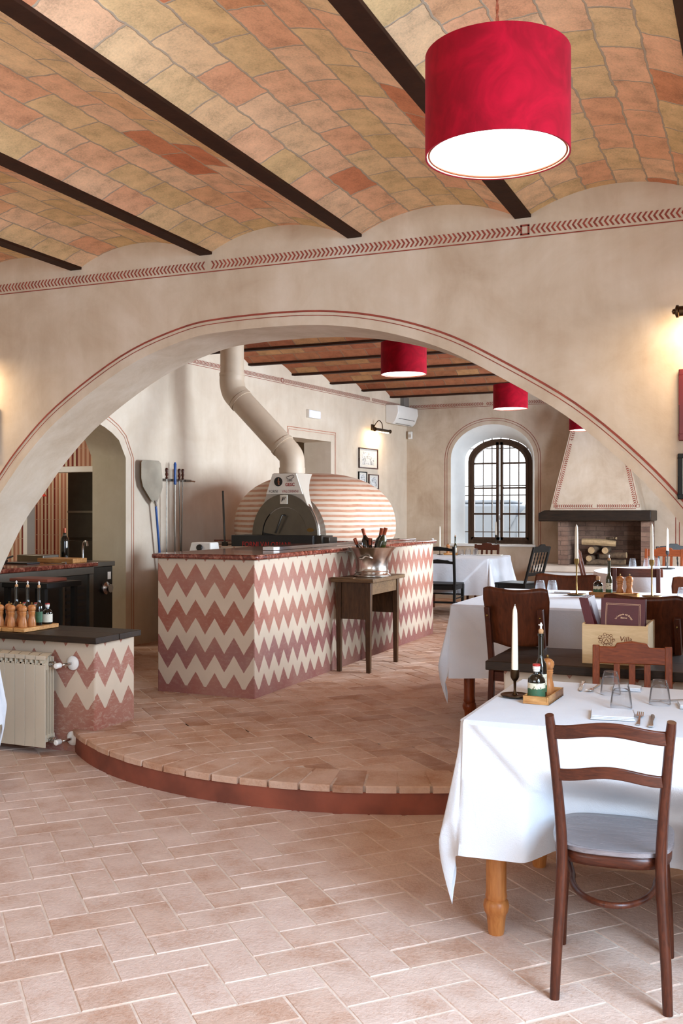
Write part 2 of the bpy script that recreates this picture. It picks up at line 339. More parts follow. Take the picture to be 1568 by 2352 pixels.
# ------------------------------------------------------------------ mesh helpers
class MB:
    def __init__(s): s.v = []; s.f = []; s.uv = {}
    def add(s, vs, fs, uvs=None):
        o = len(s.v); s.v += [tuple(p) for p in vs]
        for i, f in enumerate(fs):
            if uvs: s.uv[len(s.f)] = uvs[i]
            s.f.append(tuple(a + o for a in f))
        return s
    def box(s, x0, x1, y0, y1, z0, z1, mx=None):
        v = [(x0, y0, z0), (x1, y0, z0), (x1, y1, z0), (x0, y1, z0), (x0, y0, z1), (x1, y0, z1), (x1, y1, z1), (x0, y1, z1)]
        if mx: v = [mx @ Vector(p) for p in v]
        return s.add(v, [(0, 3, 2, 1), (4, 5, 6, 7), (0, 1, 5, 4), (1, 2, 6, 5), (2, 3, 7, 6), (3, 0, 4, 7)])
    def frustum(s, b, t):   # b,t: 4 corner points ccw from above
        return s.add(list(b) + list(t), [(3, 2, 1, 0), (4, 5, 6, 7), (0, 1, 5, 4), (1, 2, 6, 5), (2, 3, 7, 6), (3, 0, 4, 7)])
    def grid(s, fn, nu, nv, uvfn=None, flip=False, closeu=False):
        vs = [fn(i / nu, j / nv) for j in range(nv + 1) for i in range(nu + (0 if closeu else 1))]
        w = nu if closeu else nu + 1; fs = []; uvs = []
        for j in range(nv):
            for i in range(nu):
                a = j * w + i; b = j * w + (i + 1) % w; c = (j + 1) * w + (i + 1) % w; d = (j + 1) * w + i
                fs.append((d, c, b, a) if flip else (a, b, c, d))
                if uvfn:
                    q = [uvfn(i / nu, j / nv), uvfn((i + 1) / nu, j / nv), uvfn((i + 1) / nu, (j + 1) / nv), uvfn(i / nu, (j + 1) / nv)]
                    uvs.append(q[::-1] if flip else q)
        return s.add(vs, fs, uvs if uvfn else None)
    def lathe(s, prof, c=(0, 0, 0), n=24, mx=None, cap=True):
        vs = []; m = len(prof)
        for r, z in prof:
            for i in range(n):
                a = 2 * PI * i / n; p = Vector((r * math.cos(a), r * math.sin(a), z))
                if mx: p = mx @ p
                vs.append((p.x + c[0], p.y + c[1], p.z + c[2]))
        fs = []
        for j in range(m - 1):
            for i in range(n):
                fs.append((j * n + i, j * n + (i + 1) % n, (j + 1) * n + (i + 1) % n, (j + 1) * n + i))
        if cap:
            fs.append(tuple(range(n - 1, -1, -1))); fs.append(tuple((m - 1) * n + i for i in range(n)))
        return s.add(vs, fs)
    def tube(s, pts, r, n=10, sx=1.0, up=None, cap=True, closed=False):
        pts = [Vector(p) for p in pts]; m = len(pts); rs = r if isinstance(r, (list, tuple)) else [r] * m
        vs = []; prev = None
        for i, p in enumerate(pts):
            if closed: d = pts[(i + 1) % m] - pts[i - 1]
            else: d = pts[min(i + 1, m - 1)] - pts[max(i - 1, 0)]
            d.normalize()
            if prev is None:
                u = Vector(up) if up else (Vector((0, 0, 1)) if abs(d.z) < 0.9 else Vector((1, 0, 0)))
            else: u = prev
            u = (u - d * u.dot(d)).normalized(); w = d.cross(u); prev = u
            for k in range(n):
                a = 2 * PI * (k + 0.5 * (n == 4)) / n
                vs.append(p + (u * math.cos(a) + w * math.sin(a) * sx) * rs[i])
        fs = []
        for i in range(m if closed else m - 1):
            for k in range(n):
                fs.append((i * n + k, i * n + (k + 1) % n, ((i + 1) % m) * n + (k + 1) % n, ((i + 1) % m) * n + k))
        if cap and not closed: fs.append(tuple(range(n - 1, -1, -1))); fs.append(tuple((m - 1) * n + k for k in range(n)))
        return s.add(vs, fs)
    def prism(s, poly, fn0, fn1):  # poly list of (a,b); fn(a,b)->point for the two faces
        m = len(poly); vs = [fn0(a, b) for a, b in poly] + [fn1(a, b) for a, b in poly]
        fs = [tuple(range(m - 1, -1, -1)), tuple(range(m, 2 * m))] + [(i, (i + 1) % m, m + (i + 1) % m, m + i) for i in range(m)]
        return s.add(vs, fs)
    def build(s, name, mat, parent=None, smooth=40, bevel=0, weld=True, solid=0, mods=None):
        me = bpy.data.meshes.new(name); me.from_pydata([tuple(p) for p in s.v], [], s.f)
        if s.uv:
            ul = me.uv_layers.new(name='UVMap')
            for pi, p in enumerate(me.polygons):
                if pi in s.uv:
                    for k, li in enumerate(p.loop_indices): ul.data[li].uv = s.uv[pi][k]
        bm = bmesh.new(); bm.from_mesh(me)
        if weld: bmesh.ops.remove_doubles(bm, verts=bm.verts, dist=1e-5)
        bmesh.ops.recalc_face_normals(bm, faces=bm.faces)
        if smooth:
            for f in bm.faces: f.smooth = True
            for e in bm.edges:
                if len(e.link_faces) == 2 and e.calc_face_angle(0) > R(smooth): e.smooth = False
        bm.to_mesh(me); bm.free()
        o = bpy.data.objects.new(name, me); C.objects.link(o)
        mm = mat if isinstance(mat, bpy.types.Material) else M[mat]
        me.materials.append(mm)
        if parent: o.parent = parent
        if bevel:
            b = o.modifiers.new('bevel', 'BEVEL'); b.width = bevel; b.segments = 2; b.limit_method = 'ANGLE'; b.angle_limit = R(40)
        if solid:
            b = o.modifiers.new('solid', 'SOLIDIFY'); b.thickness = solid; b.offset = -1
        return o

def tag(o, label=None, cat=None, group=None, kind=None):
    if label: o['label'] = label
    if cat: o['category'] = cat
    if group: o['group'] = group
    if kind: o['kind'] = kind
    return o
def thing(name, label, cat, loc=(0, 0, 0), rz=0, group=None):
    o = bpy.data.objects.new(name, None); C.objects.link(o); o.location = loc; o.rotation_euler = (0, 0, R(rz)); o.empty_display_size = 0.1
    return tag(o, label, cat, group)
def struct(o, label=None): o['kind'] = 'structure'; return o if not label else tag(o, label)
def kids(o): return [c for c in bpy.data.objects if c.parent == o]
def dup(o, loc=None, rz=None, label=None, group=None, parent=None):
    c = o.copy(); C.objects.link(c); c.parent = parent
    for ch in kids(o): dup(ch, parent=c)
    if loc is not None: c.location = loc
    if rz is not None: c.rotation_euler = (0, 0, R(rz))
    if label: c['label'] = label
    if group: c['group'] = group
    return c
def text_mesh(txt, size, fn, name, mat, parent, depth=0.0, align='CENTER', bold=0.0):
    cu = bpy.data.curves.new('t', 'FONT'); cu.body = txt; cu.size = size; cu.align_x = align; cu.align_y = 'CENTER'; cu.offset = bold
    cu.resolution_u = 3
    to = bpy.data.objects.new('t', cu); C.objects.link(to)
    dg = bpy.context.evaluated_depsgraph_get(); me = bpy.data.meshes.new_from_object(to.evaluated_get(dg))
    bpy.data.objects.remove(to)
    mb = MB(); mb.add([fn(v.co.x, v.co.y) for v in me.vertices], [tuple(p.vertices) for p in me.polygons])
    bpy.data.meshes.remove(me); bpy.data.curves.remove(cu)
    return mb.build(name, mat, parent, smooth=0, weld=False)
def lerp(a, b, t): return a + (b - a) * t
def cat(pts, n=6):  # catmull-rom
    P = [Vector(p) for p in pts]; P = [P[0] * 2 - P[1]] + P + [P[-1] * 2 - P[-2]]; out = []
    for i in range(1, len(P) - 2):
        for k in range(n):
            t = k / n; a, b, c, d = P[i - 1], P[i], P[i + 1], P[i + 2]
            out.append(0.5 * ((2 * b) + (c - a) * t + (2 * a - 5 * b + 4 * c - d) * t * t + (3 * b - a - 3 * c + d) * t ** 3))
    out.append(P[-2].copy()); return out

UP = 0.14          # height of the raised back room
CX, CY, CR = -2.48, 6.66, 2.18   # circle of the curved step
YF, YB = 5.08, 5.50              # arch wall faces
XR = 1.00                        # inner face of the right wall
def xl(y): return -5.27 - (15.05 - y) * 0.102    # left wall of the back room
YW = 15.05

# ------------------------------------------------------------------ floors
def herring(name, mat, z, xr, yr, keep, th=0.012, gap=0.0065):
    mb = MB(); tones = []; w = 0.148; O = Vector((-2.435, 3.155)); a = R(47)
    e1 = Vector((math.cos(a), math.sin(a))); e2 = Vector((math.sin(a), -math.cos(a)))
    rr = random.Random(3)
    for i in range(-120, 121):
        for j in range(-120, 121):
            c = (i + j) % 4
            if c == 0: di, dj = 2, 1
            elif c == 2: di, dj = 1, 2
            else: continue
            ctr = O + e1 * (i + di / 2) * w + e2 * (j + dj / 2) * w
            if not (xr[0] < ctr.x < xr[1] and yr[0] < ctr.y < yr[1]) or not keep(ctr.x, ctr.y): continue
            jt = lambda: rr.uniform(-0.0018, 0.0018)
            gp = gap / 2; bv = 0.003; dz = rr.uniform(-0.0012, 0.0012)
            def corner(ii, jj, ins):
                si = 1 if ii == 0 else -1; sj = 1 if jj == 0 else -1
                p = O + e1 * ((i + ii) * w + si * (gp + ins)) + e2 * ((j + jj) * w + sj * (gp + ins)); return p
            vs = []
            for ins, zz in ((0, z - th), (0, z - bv + dz), (bv, z + dz)):
                for (ii, jj) in ((0, 0), (0, dj), (di, dj), (di, 0)):
                    p = corner(ii, jj, ins); vs.append((p.x + jt(), p.y + jt(), zz))
            fs = [(8, 9, 10, 11)] + [(k, (k + 1) % 4, 4 + (k + 1) % 4, 4 + k) for k in range(4)] + [(4 + k, 4 + (k + 1) % 4, 8 + (k + 1) % 4, 8 + k) for k in range(4)]
            mb.add(vs, fs); tones += [rr.random()] * 9
    o = mb.build(name, mat, smooth=0, weld=False)
    ca = o.data.color_attributes.new('tone', 'FLOAT_COLOR', 'CORNER')
    for p in o.data.polygons:
        for li in p.loop_indices: ca.data[li].color = (tones[p.index],) * 3 + (1,)
    return struct(o)
def dC(x, y): return math.hypot(x - CX, y - CY)
herring('floor', 'floor_tile', 0.0, (-5.2, 0.98), (-0.6, 5.06), lambda x, y: dC(x, y) > CR - 0.1)
struct(MB().box(-6.6, XR + 0.1, -2.0, 5.3, -0.1, -0.0025).build('floor', 'mortar'))
herring('floor', 'floor_tile_up', UP, (-6.4, 0.98), (4.7, 15.0), lambda x, y: (y > YB + 0.1 or dC(x, y) < CR - 0.16) and x > xl(y) - 0.6)
mbp = MB(); n = 60
th0, th1 = R(180 + 42), R(360 - 42)
ring = [(CX + (CR - 0.02) * math.cos(lerp(th0, th1, i / n)), CY + (CR - 0.02) * math.sin(lerp(th0, th1, i / n))) for i in range(n + 1)]
poly = ring + [(-0.6, YB), (-4.4, YB)]
mbp.prism(poly, lambda a, b: (a, b, 0.0), lambda a, b: (a, b, UP - 0.0025))
struct(mbp.build('floor', 'mortar', smooth=30))
struct(MB().box(-9.3, XR + 0.1, YB - 0.05, 15.3, 0.0, UP - 0.0025).build('floor', 'mortar'))
# red stucco riser of the curved step
mbp = MB()
mbp.grid(lambda u, v: (CX + (CR - 0.008 + 0.004 * math.sin(u * 40)) * math.cos(lerp(th0, th1, u)), CY + (CR - 0.008) * math.sin(lerp(th0, th1, u)), lerp(-0.01, UP - 0.03, v)), 90, 2)
struct(mbp.build('trim_1', 'terracotta_paint', solid=0.0))
# radial bricks along the edge
mbp = MB(); tones = []; nb = 22; rr = random.Random(5)
for k in range(nb):
    a0 = lerp(th0, th1, k / nb) + 0.0035; a1 = lerp(th0, th1, (k + 1) / nb) - 0.0035
    r1 = CR + rr.uniform(-0.004, 0.006); r0 = CR - 0.30; zt = UP + 0.002 + rr.uniform(-0.0015, 0.0015)
    def pt(a, r, z): return (CX + r * math.cos(a), CY + r * math.sin(a), z)
    m_ = 3; vs = []
    for (r, z) in ((r0, zt), (r1 - 0.006, zt), (r1, zt - 0.006), (r1, zt - 0.034)):
        for q in range(m_ + 1): vs.append(pt(lerp(a0, a1, q / m_), r + (rr.uniform(-0.001, 0.001)), z))
    fs = []
    for j in range(3):
        for q in range(m_): A = j * (m_ + 1) + q; fs.append((A, A + 1, A + m_ + 2, A + m_ + 1))
    # sides
    fs.append((0, m_ + 1, 2 * (m_ + 1), 3 * (m_ + 1))); fs.append((m_, 2 * m_ + 1, 3 * m_ + 2, 4 * m_ + 3))
    mbp.add(vs, fs); tones += [rr.random()] * len(fs)
o = mbp.build('floor', 'floor_tile_up', smooth=0, weld=False)
ca = o.data.color_attributes.new('tone', 'FLOAT_COLOR', 'CORNER')
for p in o.data.polygons:
    for li in p.loop_indices: ca.data[li].color = (tones[p.index],) * 3 + (1,)
struct(o)

# ------------------------------------------------------------------ arch wall
AP = cat([(-5.06, .72), (-5.01, .92), (-4.93, 1.10), (-4.74, 1.42), (-4.57, 1.62), (-4.357, 1.86), (-4.07, 2.105), (-3.6, 2.38), (-3.2, 2.515), (-2.9, 2.553), (-2.385, 2.553), (-1.99, 2.50), (-1.617, 2.385), (-1.309, 2.225), (-.926, 1.985), (-.607, 1.705), (-.367, 1.43), (-.2, 1.16), (-.1, .92), (-.07, .72)], 5)
AP = [(p.x, p.y) for p in [Vector((q[0], q[1], 0)) if len(q) == 2 else q for q in AP]] if False else AP
def mk_arch():
    P2 = [(p[0], p[1]) for p in AP]
    mb = MB(); ZT = 3.5
    for yy in (YF, YB):
        for (a, b) in zip(P2[:-1], P2[1:]):
            mb.add([(a[0], yy, a[1]), (b[0], yy, b[1]), (b[0], yy, ZT), (a[0], yy, ZT)], [(0, 1, 2, 3)])
        mb.add([(-6.6, yy, -0.05), (P2[0][0], yy, -0.05), (P2[0][0], yy, P2[0][1]), (P2[0][0], yy, ZT), (-6.6, yy, ZT)], [(0, 1, 2, 3, 4)])
        mb.add([(P2[-1][0], yy, -0.05), (XR + .1, yy, -0.05), (XR + .1, yy, ZT), (P2[-1][0], yy, ZT), (P2[-1][0], yy, P2[-1][1])], [(0, 1, 2, 3, 4)])
    for (a, b) in zip(P2[:-1], P2[1:]):
        mb.add([(a[0], YF, a[1]), (a[0], YB, a[1]), (b[0], YB, b[1]), (b[0], YF, b[1])], [(0, 1, 2, 3)])
    for p in (P2[0], P2[-1]): mb.add([(p[0], YF, p[1]), (p[0], YB, p[1]), (p[0], YB, -.05), (p[0], YF, -.05)], [(0, 1, 2, 3)])
    mb.add([(-6.6, YF, ZT), (XR + .1, YF, ZT), (XR + .1, YB, ZT), (-6.6, YB, ZT)], [(0, 1, 2, 3)])
    return struct(mb.build('wall_middle', 'plaster', smooth=30, bevel=0))
mk_arch()
# painted double line that follows the arch
def arch_line(off, wd, mat, name, jitter=0.0012):
    P2 = [Vector((p[0], p[1])) for p in AP]; mb = MB(); L = []
    for i, p in enumerate(P2):
        d = (P2[min(i + 1, len(P2) - 1)] - P2[max(i - 1, 0)]).normalized(); nn = Vector((-d.y, d.x))
        L.append((p + nn * off, p + nn * (off + wd)))
    for i in range(len(L) - 1):
        a, b = L[i], L[i + 1]
        mb.add([(a[0].x, YF - .0025, a[0].y), (b[0].x, YF - .0025, b[0].y), (b[1].x, YF - .0025, b[1].y), (a[1].x, YF - .0025, a[1].y)], [(0, 1, 2, 3)])
    struct(mb.build(name, mat, smooth=0))
arch_line(0.072, 0.011, 'stripe_paint', 'trim_2'); arch_line(0.052, 0.0045, 'stripe_paint', 'trim_3')
# low parapets with zigzag paint
struct(MB().box(-5.5, -3.82, YF, YB, -0.02, 0.692).build('wall_parapet', 'zig_low', bevel=0.012))
struct(MB().box(-1.25, 0.4, YF, YB, -0.02, 0.692).build('wall_parapet', 'zig_low', bevel=0.012))

# chevron frieze on a vertical plane: fn(s,z)->point
def frieze(name, s0, s1, z0, z1, marks, fn, pitch=0.0262, line=True, first=1, mat='stripe_paint', squares=()):
    mb = MB(); zm = (z0 + z1) / 2; sgn = first; k = 0; wd = pitch * 0.42; dx = (z1 - z0) * 0.36
    marks = list(marks) + [s1 + 9]; s = s0
    while s < s1:
        if s > marks[k] - dx - 0.012:
            m_ = marks[k]
            if k in squares:
                a = (z1 - z0) * 0.5
                for (u0, u1, w0, w1) in ((-a, a, z1 - .006, z1 + .004), (-a, a, z0 - .004, z0 + .006), (-a, -a + .01, z0, z1), (a - .01, a, z0, z1)):
                    mb.add([fn(m_ + u0, w0), fn(m_ + u1, w0), fn(m_ + u1, w1), fn(m_ + u0, w1)], [(0, 1, 2, 3)])
            s = m_ + dx + 0.02; sgn = -sgn; k += 1; continue
        # chevron: tip at zm
        for (za, zb) in ((z0, zm), (z1, zm)):
            b0 = s - sgn * dx / 2; b1 = s + sgn * dx / 2
            mb.add([fn(b0, za), fn(b0 + wd, za), fn(b1 + wd, zb), fn(b1, zb)], [(0, 1, 2, 3)])
        s += pitch
    if line:
        mb.add([fn(s0, z0 - .018), fn(s1, z0 - .018), fn(s1, z0 - .012), fn(s0, z0 - .012)], [(0, 1, 2, 3)])
    return struct(mb.build(name, mat, smooth=0, weld=False))
frieze('trim_4', -5.2, 0.3, 2.926, 2.974, [-3.022, -1.137], lambda s, z: (s, YF - .0025, z), first=-1, squares=(1,))

# ------------------------------------------------------------------ ceilings
def vaults(edges, y0, y1, zs, rise, along, mat, bw, name='ceiling', extra=0.03):
    """edges: beam centres across; vault strips run along the other axis"""
    mb = MB(); nseg = 14; rr = random.Random(11); uo = 0
    for a, b in zip(edges[:-1], edges[1:]):
        lo, hi = a + bw / 2 - .008, b - bw / 2 + .008; half = (hi - lo) / 2; mid = (lo + hi) / 2
        Rr = (half * half + rise * rise) / (2 * rise); ang = math.asin(min(1, half / Rr)); uo = rr.uniform(0, 3); vo = rr.choice([0, .15, .3, .45])
        def P(u, v):
            t = lerp(-ang, ang, v); w = mid + Rr * math.sin(t); z = zs + rise - Rr * (1 - math.cos(t)); l = lerp(y0, y1, u)
            return (w, l, z) if along == 'Y' else (l, w, z)
        arc = 2 * ang * Rr; rows = round(arc / 0.150)
        mb.grid(P, 1, nseg, uvfn=lambda u, v: (lerp(0, y1 - y0, u) + uo, v * rows * 0.150 + vo), flip=(along != 'Y'))
        mb2 = None
    return struct(mb.build(name, mat, smooth=60))
FB = [-6.72, -5.78, -4.88, -3.965, -3.03, -2.083, -1.148, -.21, .73, 1.66]
vaults(FB, -2.05, YF + .02, 3.024, 0.108, 'Y', 'vault', 0.085)
BB = [5.02, 5.72, 6.70, 7.68, 8.66, 9.64, 10.62, 11.61, 12.60, 13.53, 14.47, 15.35]
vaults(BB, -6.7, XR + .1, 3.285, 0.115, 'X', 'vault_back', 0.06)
for i, x in enumerate(FB[1:-1]):
    o = MB().box(x - .0425, x + .0425, -2.05, YF + .01, 3.012, 3.036).box(x - .012, x + .012, -2.05, YF + .01, 3.03, 3.2).build('ceiling_beam', 'beam', bevel=0.002); struct(o)
for i, y in enumerate(BB[1:-1]):
    o = MB().box(-6.7, XR + .1, y - .035, y + .035, 3.262, 3.284).box(-6.7, XR + .1, y - .01, y + .01, 3.28, 3.45).build('ceiling_beam', 'beam', bevel=0.002); struct(o)
struct(MB().box(-6.75, XR + .2, -2.1, 5.3, 3.5, 3.6).build('ceiling', 'plaster'))
struct(MB().box(-9.4, XR + .2, 5.2, 15.5, 3.5, 3.6).build('ceiling', 'plaster'))

# ------------------------------------------------------------------ outer walls (openings stay open, glazed)
def wall_y(name, x, y0, y1, z1, holes, mat, t=0.25, z0=-.05):   # wall in the plane x=const, thickness towards +t
    mb = MB(); ys = y0
    for (h0, h1, a, b) in holes:
        mb.box(x, x + t, ys, h0, z0, z1); mb.box(x, x + t, h0, h1, b, z1)
        if a > z0: mb.box(x, x + t, h0, h1, z0, a)
        ys = h1
    mb.box(x, x + t, ys, y1, z0, z1)
    return struct(mb.build(name, mat, smooth=0))
wall_y('wall_right', XR, -2.1, 15.3, 3.5, [(0.1, 2.5, 0.0, 2.92), (7.8, 9.4, .9, 2.6), (10.8, 12.4, .9, 2.6)], 'plaster', 0.06)
mb = MB(); mb.box(-6.75, -4.4, -2.1, -2.0, -.05, 3.5).box(-.8, XR, -2.1, -2.0, -.05, 3.5).box(-4.4, -.8, -2.1, -2.0, -.05, 1.0).box(-4.4, -.8, -2.1, -2.0, 2.8, 3.5)
struct(mb.build('wall_rear', 'plaster', smooth=0))
struct(MB().box(-6.75, -6.6, -2.1, 5.3, -.05, 3.5).build('wall_left', 'plaster', smooth=0))

# left wall of the back room: strips with the passage arch and a doorway
def wl_pt(y, z, t=0.0): return (xl(y) - t, y, z)
def arch_z(y):  # passage opening
    yc, hw = 7.30, 1.11
    q = max(0, 1 - ((y - yc) / hw) ** 2); return 2.045 + 0.42 * math.sqrt(q) if q > 0 else 2.045
mb = MB(); T = 0.41; ZT = 3.5
ys = [5.3, 6.19] + [6.19 + (8.41 - 6.19) * i / 22 for i in range(1, 23)] + [11.60, 12.60, 15.2]
for a, b in zip(ys[:-1], ys[1:]):
    inA = 6.18 < (a + b) / 2 < 8.42; inB = 11.6 < (a + b) / 2 < 12.6
    za = arch_z(a) if inA else (2.47 if inB else 0.0); zb = arch_z(b) if inA else za
    for t in (0, T):
        mb.add([wl_pt(a, za, t), wl_pt(b, zb, t), wl_pt(b, ZT, t), wl_pt(a, ZT, t)], [(0, 1, 2, 3)])
struct(mb.build('wall_left', 'plaster_pale', smooth=0))
mb = MB()
for a, b in zip(ys[:-1], ys[1:]):
    if 6.18 < (a + b) / 2 < 8.42:
        mb.add([wl_pt(a, arch_z(a)), wl_pt(b, arch_z(b)), wl_pt(b, arch_z(b), T), wl_pt(a, arch_z(a), T)], [(0, 1, 2, 3)])
for y, zt in ((8.41, 2.045), (6.19, 2.045)):
    mb.add([wl_pt(y, 0), wl_pt(y, zt), wl_pt(y, zt, T), wl_pt(y, 0, T)], [(0, 1, 2, 3)])
struct(mb.build('wall_passage', 'limewash', smooth=40))
mb = MB()
for y in (11.6, 12.6): mb.add([wl_pt(y, 0), wl_pt(y, 2.47), wl_pt(y, 2.47, T), wl_pt(y, 0, T)], [(0, 1, 2, 3)])
mb.add([wl_pt(11.6, 2.47), wl_pt(12.6, 2.47), wl_pt(12.6, 2.47, T), wl_pt(11.6, 2.47, T)], [(0, 1, 2, 3)])
struct(mb.build('wall_doorway', 'plaster_pale', smooth=0))
# corridor behind the doorway with a door leaf
struct(MB().box(-7.6, -7.5, 10.9, 14.4, 0, 3.2).box(-7.5, -5.9, 14.3, 14.4, 0, 3.2).box(-7.5, -6.1, 10.9, 11.0, 0, 3.2).build('wall_corridor', 'plaster_pale', smooth=0))
dl = MB().box(-6.06, -6.02, 11.98, 12.60, UP, 2.46).build('door_1', 'door_leaf', bevel=.003); struct(dl)
MB().box(-6.018, -6.006, 12.06, 12.10, UP + .1, 2.38).box(-6.018, -6.006, 12.50, 12.54, UP + .1, 2.38).box(-6.018, -6.006, 12.1, 12.5, 2.32, 2.38).build('door_moulding', 'door_leaf', dl)
# painted double lines round passage and doorway
def wl_line(name, pts, wd, mat='stripe_paint'):
    mb = MB(); P = [Vector(p) for p in pts]; L = []
    for i, p in enumerate(P):
        d = (P[min(i + 1, len(P) - 1)] - P[max(i - 1, 0)]).normalized(); nn = Vector((-d.y, d.x)); L.append((p - nn * wd / 2, p + nn * wd / 2))
    for a, b in zip(L[:-1], L[1:]):
        mb.add([(xl(q.x) + .003, q.x, q.y) for q in (a[0], b[0], b[1], a[1])], [(0, 1, 2, 3)])
    return struct(mb.build(name, mat, smooth=0, weld=False))
def off_arch(off):
    pts = []
    for i in range(23):
        y = 6.19 + 2.22 * i / 22; z = arch_z(y); dy = (y - 7.30) / 1.11
        pts.append((y + off * dy, z + off * math.sqrt(max(0, 1 - dy * dy)) * 1.0 + off * 0.12 * (1 if abs(dy) < .9 else 0.3)))
    pts.append((8.41 + off, 2.03)); pts.append((8.41 + off, 0.15)); return pts
wl_line('trim_5', off_arch(0.115), 0.009, 'stripe_pale'); wl_line('trim_5', off_arch(0.085), 0.006, 'stripe_pale')
for off, w_ in ((0.13, .010), (0.10, .006)):
    wl_line('trim_6', [(11.6 - off, .15), (11.6 - off, 2.47 + off), (11.6 - off + .001, 2.47 + off), (12.6 + off - .001, 2.47 + off), (12.6 + off, 2.47 + off), (12.6 + off, .15)], w_, 'stripe_pale')
frieze('trim_7', 5.6, 15.0, 3.150, 3.200, [9.1, 11.35, 13.8], lambda s, z: (xl(s) + .003, s, z), first=1, squares=(1,))
frieze('trim_8', -5.24, XR, 3.150, 3.200, [-4.0, -2.6, -1.0], lambda s, z: (s, YW - .003, z), first=1)

# ------------------------------------------------------------------ far wall with arched window
OX0, OX1, OZ0, OZS, OZT = -4.54, -3.225, 1.005, 2.33, 2.855     # opening in the wall face
IX0, IX1, IZ0, IZS, IZT = -4.40, -3.325, 1.0, 2.32, 2.665        # at the wooden frame
def warch(x0, x1, z0, zs, zt, n=20):
    c = (x0 + x1) / 2; h = (x1 - x0) / 2
    return [(x0, z0), (x0, zs)] + [(c - h * math.cos(PI * i / n), zs + (zt - zs) * math.sin(PI * i / n)) for i in range(1, n)] + [(x1, zs), (x1, z0)]
outer = warch(OX0, OX1, OZ0, OZS, OZT); inner = warch(IX0, IX1, IZ0, IZS, IZT)
mb = MB(); top = outer[1:-1]
for a, b in zip(top[:-1], top[1:]):
    mb.add([(a[0], YW, a[1]), (b[0], YW, b[1]), (b[0], YW, 3.5), (a[0], YW, 3.5)], [(0, 1, 2, 3)])
mb.add([(-5.5, YW, -.05), (OX0, YW, -.05), (OX0, YW, 3.5), (-5.5, YW, 3.5)], [(0, 1, 2, 3)])
mb.add([(OX1, YW, -.05), (XR + .1, YW, -.05), (XR + .1, YW, 3.5), (OX1, YW, 3.5)], [(0, 1, 2, 3)])
mb.add([(OX0, YW, -.05), (OX1, YW, -.05), (OX1, YW, OZ0), (OX0, YW, OZ0)], [(0, 1, 2, 3)])
struct(mb.build('wall_back', 'plaster', smooth=0))
struct(MB().box(-9.4, -5.4, 15.06, 15.46, -.05, 3.5).box(OX1 + .02, XR + .1, YW + .36, YW + .46, -.05, 3.5).box(-5.5, OX0 - .02, YW + .36, YW + .46, -.05, 3.5).box(OX0 - .02, OX1 + .02, YW + .36, YW + .46, 2.70, 3.5).box(OX0 - .02, OX1 + .02, YW + .36, YW + .46, -.05, .98).build('wall_back', 'plaster', smooth=0))
mb = MB()
for i in range(len(outer) - 1):
    a, b, c, d = outer[i], outer[i + 1], inner[i + 1], inner[i]
    mb.add([(a[0], YW, a[1]), (b[0], YW, b[1]), (c[0], YW + .32, c[1]), (d[0], YW + .32, d[1])], [(0, 1, 2, 3)])
struct(mb.build('window_reveal', 'white_reveal', smooth=35))
struct(MB().box(OX0 - .02, OX1 + .02, YW - .03, YW + .33, OZ0 - .035, OZ0 - .004).build('window_sill', 'white_reveal', bevel=.004))
for off, w_ in ((0.095, .008), (0.062, .006)):
    pts = [(p[0], p[1]) for p in warch(OX0 - off, OX1 + off, OZ0 - .03, OZS, OZT + off, 24)]
    mb = MB()
    for i in range(len(pts) - 1):
        a, b = Vector(pts[i]), Vector(pts[i + 1]); d = (b - a).normalized(); nn = Vector((-d.y, d.x)) * w_ / 2
        mb.add([(q.x, YW - .003, q.y) for q in (a - nn, b - nn, b + nn, a + nn)], [(0, 1, 2, 3)])
    struct(mb.build('trim_9', 'stripe_paint', smooth=0, weld=False))
# wooden window
win = struct(bpy.data.objects.new('window_1', None)); C.objects.link(win)
YG = YW + .32
def ring_between(A, B, y0, y1):
    mb = MB()
    for i in range(len(A) - 1):
        a, b, c, d = A[i], A[i + 1], B[i + 1], B[i]
        mb.add([(p[0], yy, p[1]) for yy in (y0, y1) for p in (a, b, c, d)], [(0, 1, 2, 3), (7, 6, 5, 4), (0, 4, 5, 1), (3, 2, 6, 7)])
    mb.add([(p[0], yy, p[1]) for yy in (y0, y1) for p in (A[0], A[-1], B[-1], B[0])], [(0, 1, 2, 3), (7, 6, 5, 4), (0, 4, 5, 1), (3, 2, 6, 7)])
    return mb
fx0, fx1 = -4.345, -3.325
A = warch(fx0, fx1, 1.0, 2.30, 2.65); B = warch(fx0 + .055, fx1 - .055, 1.055, 2.28, 2.60); D = warch(fx0 + .10, fx1 - .10, 1.105, 2.26, 2.555)
ring_between(A, B, YG - .02, YG + .05).build('window_frame', 'window_wood', win)
mid = (fx0 + fx1) / 2
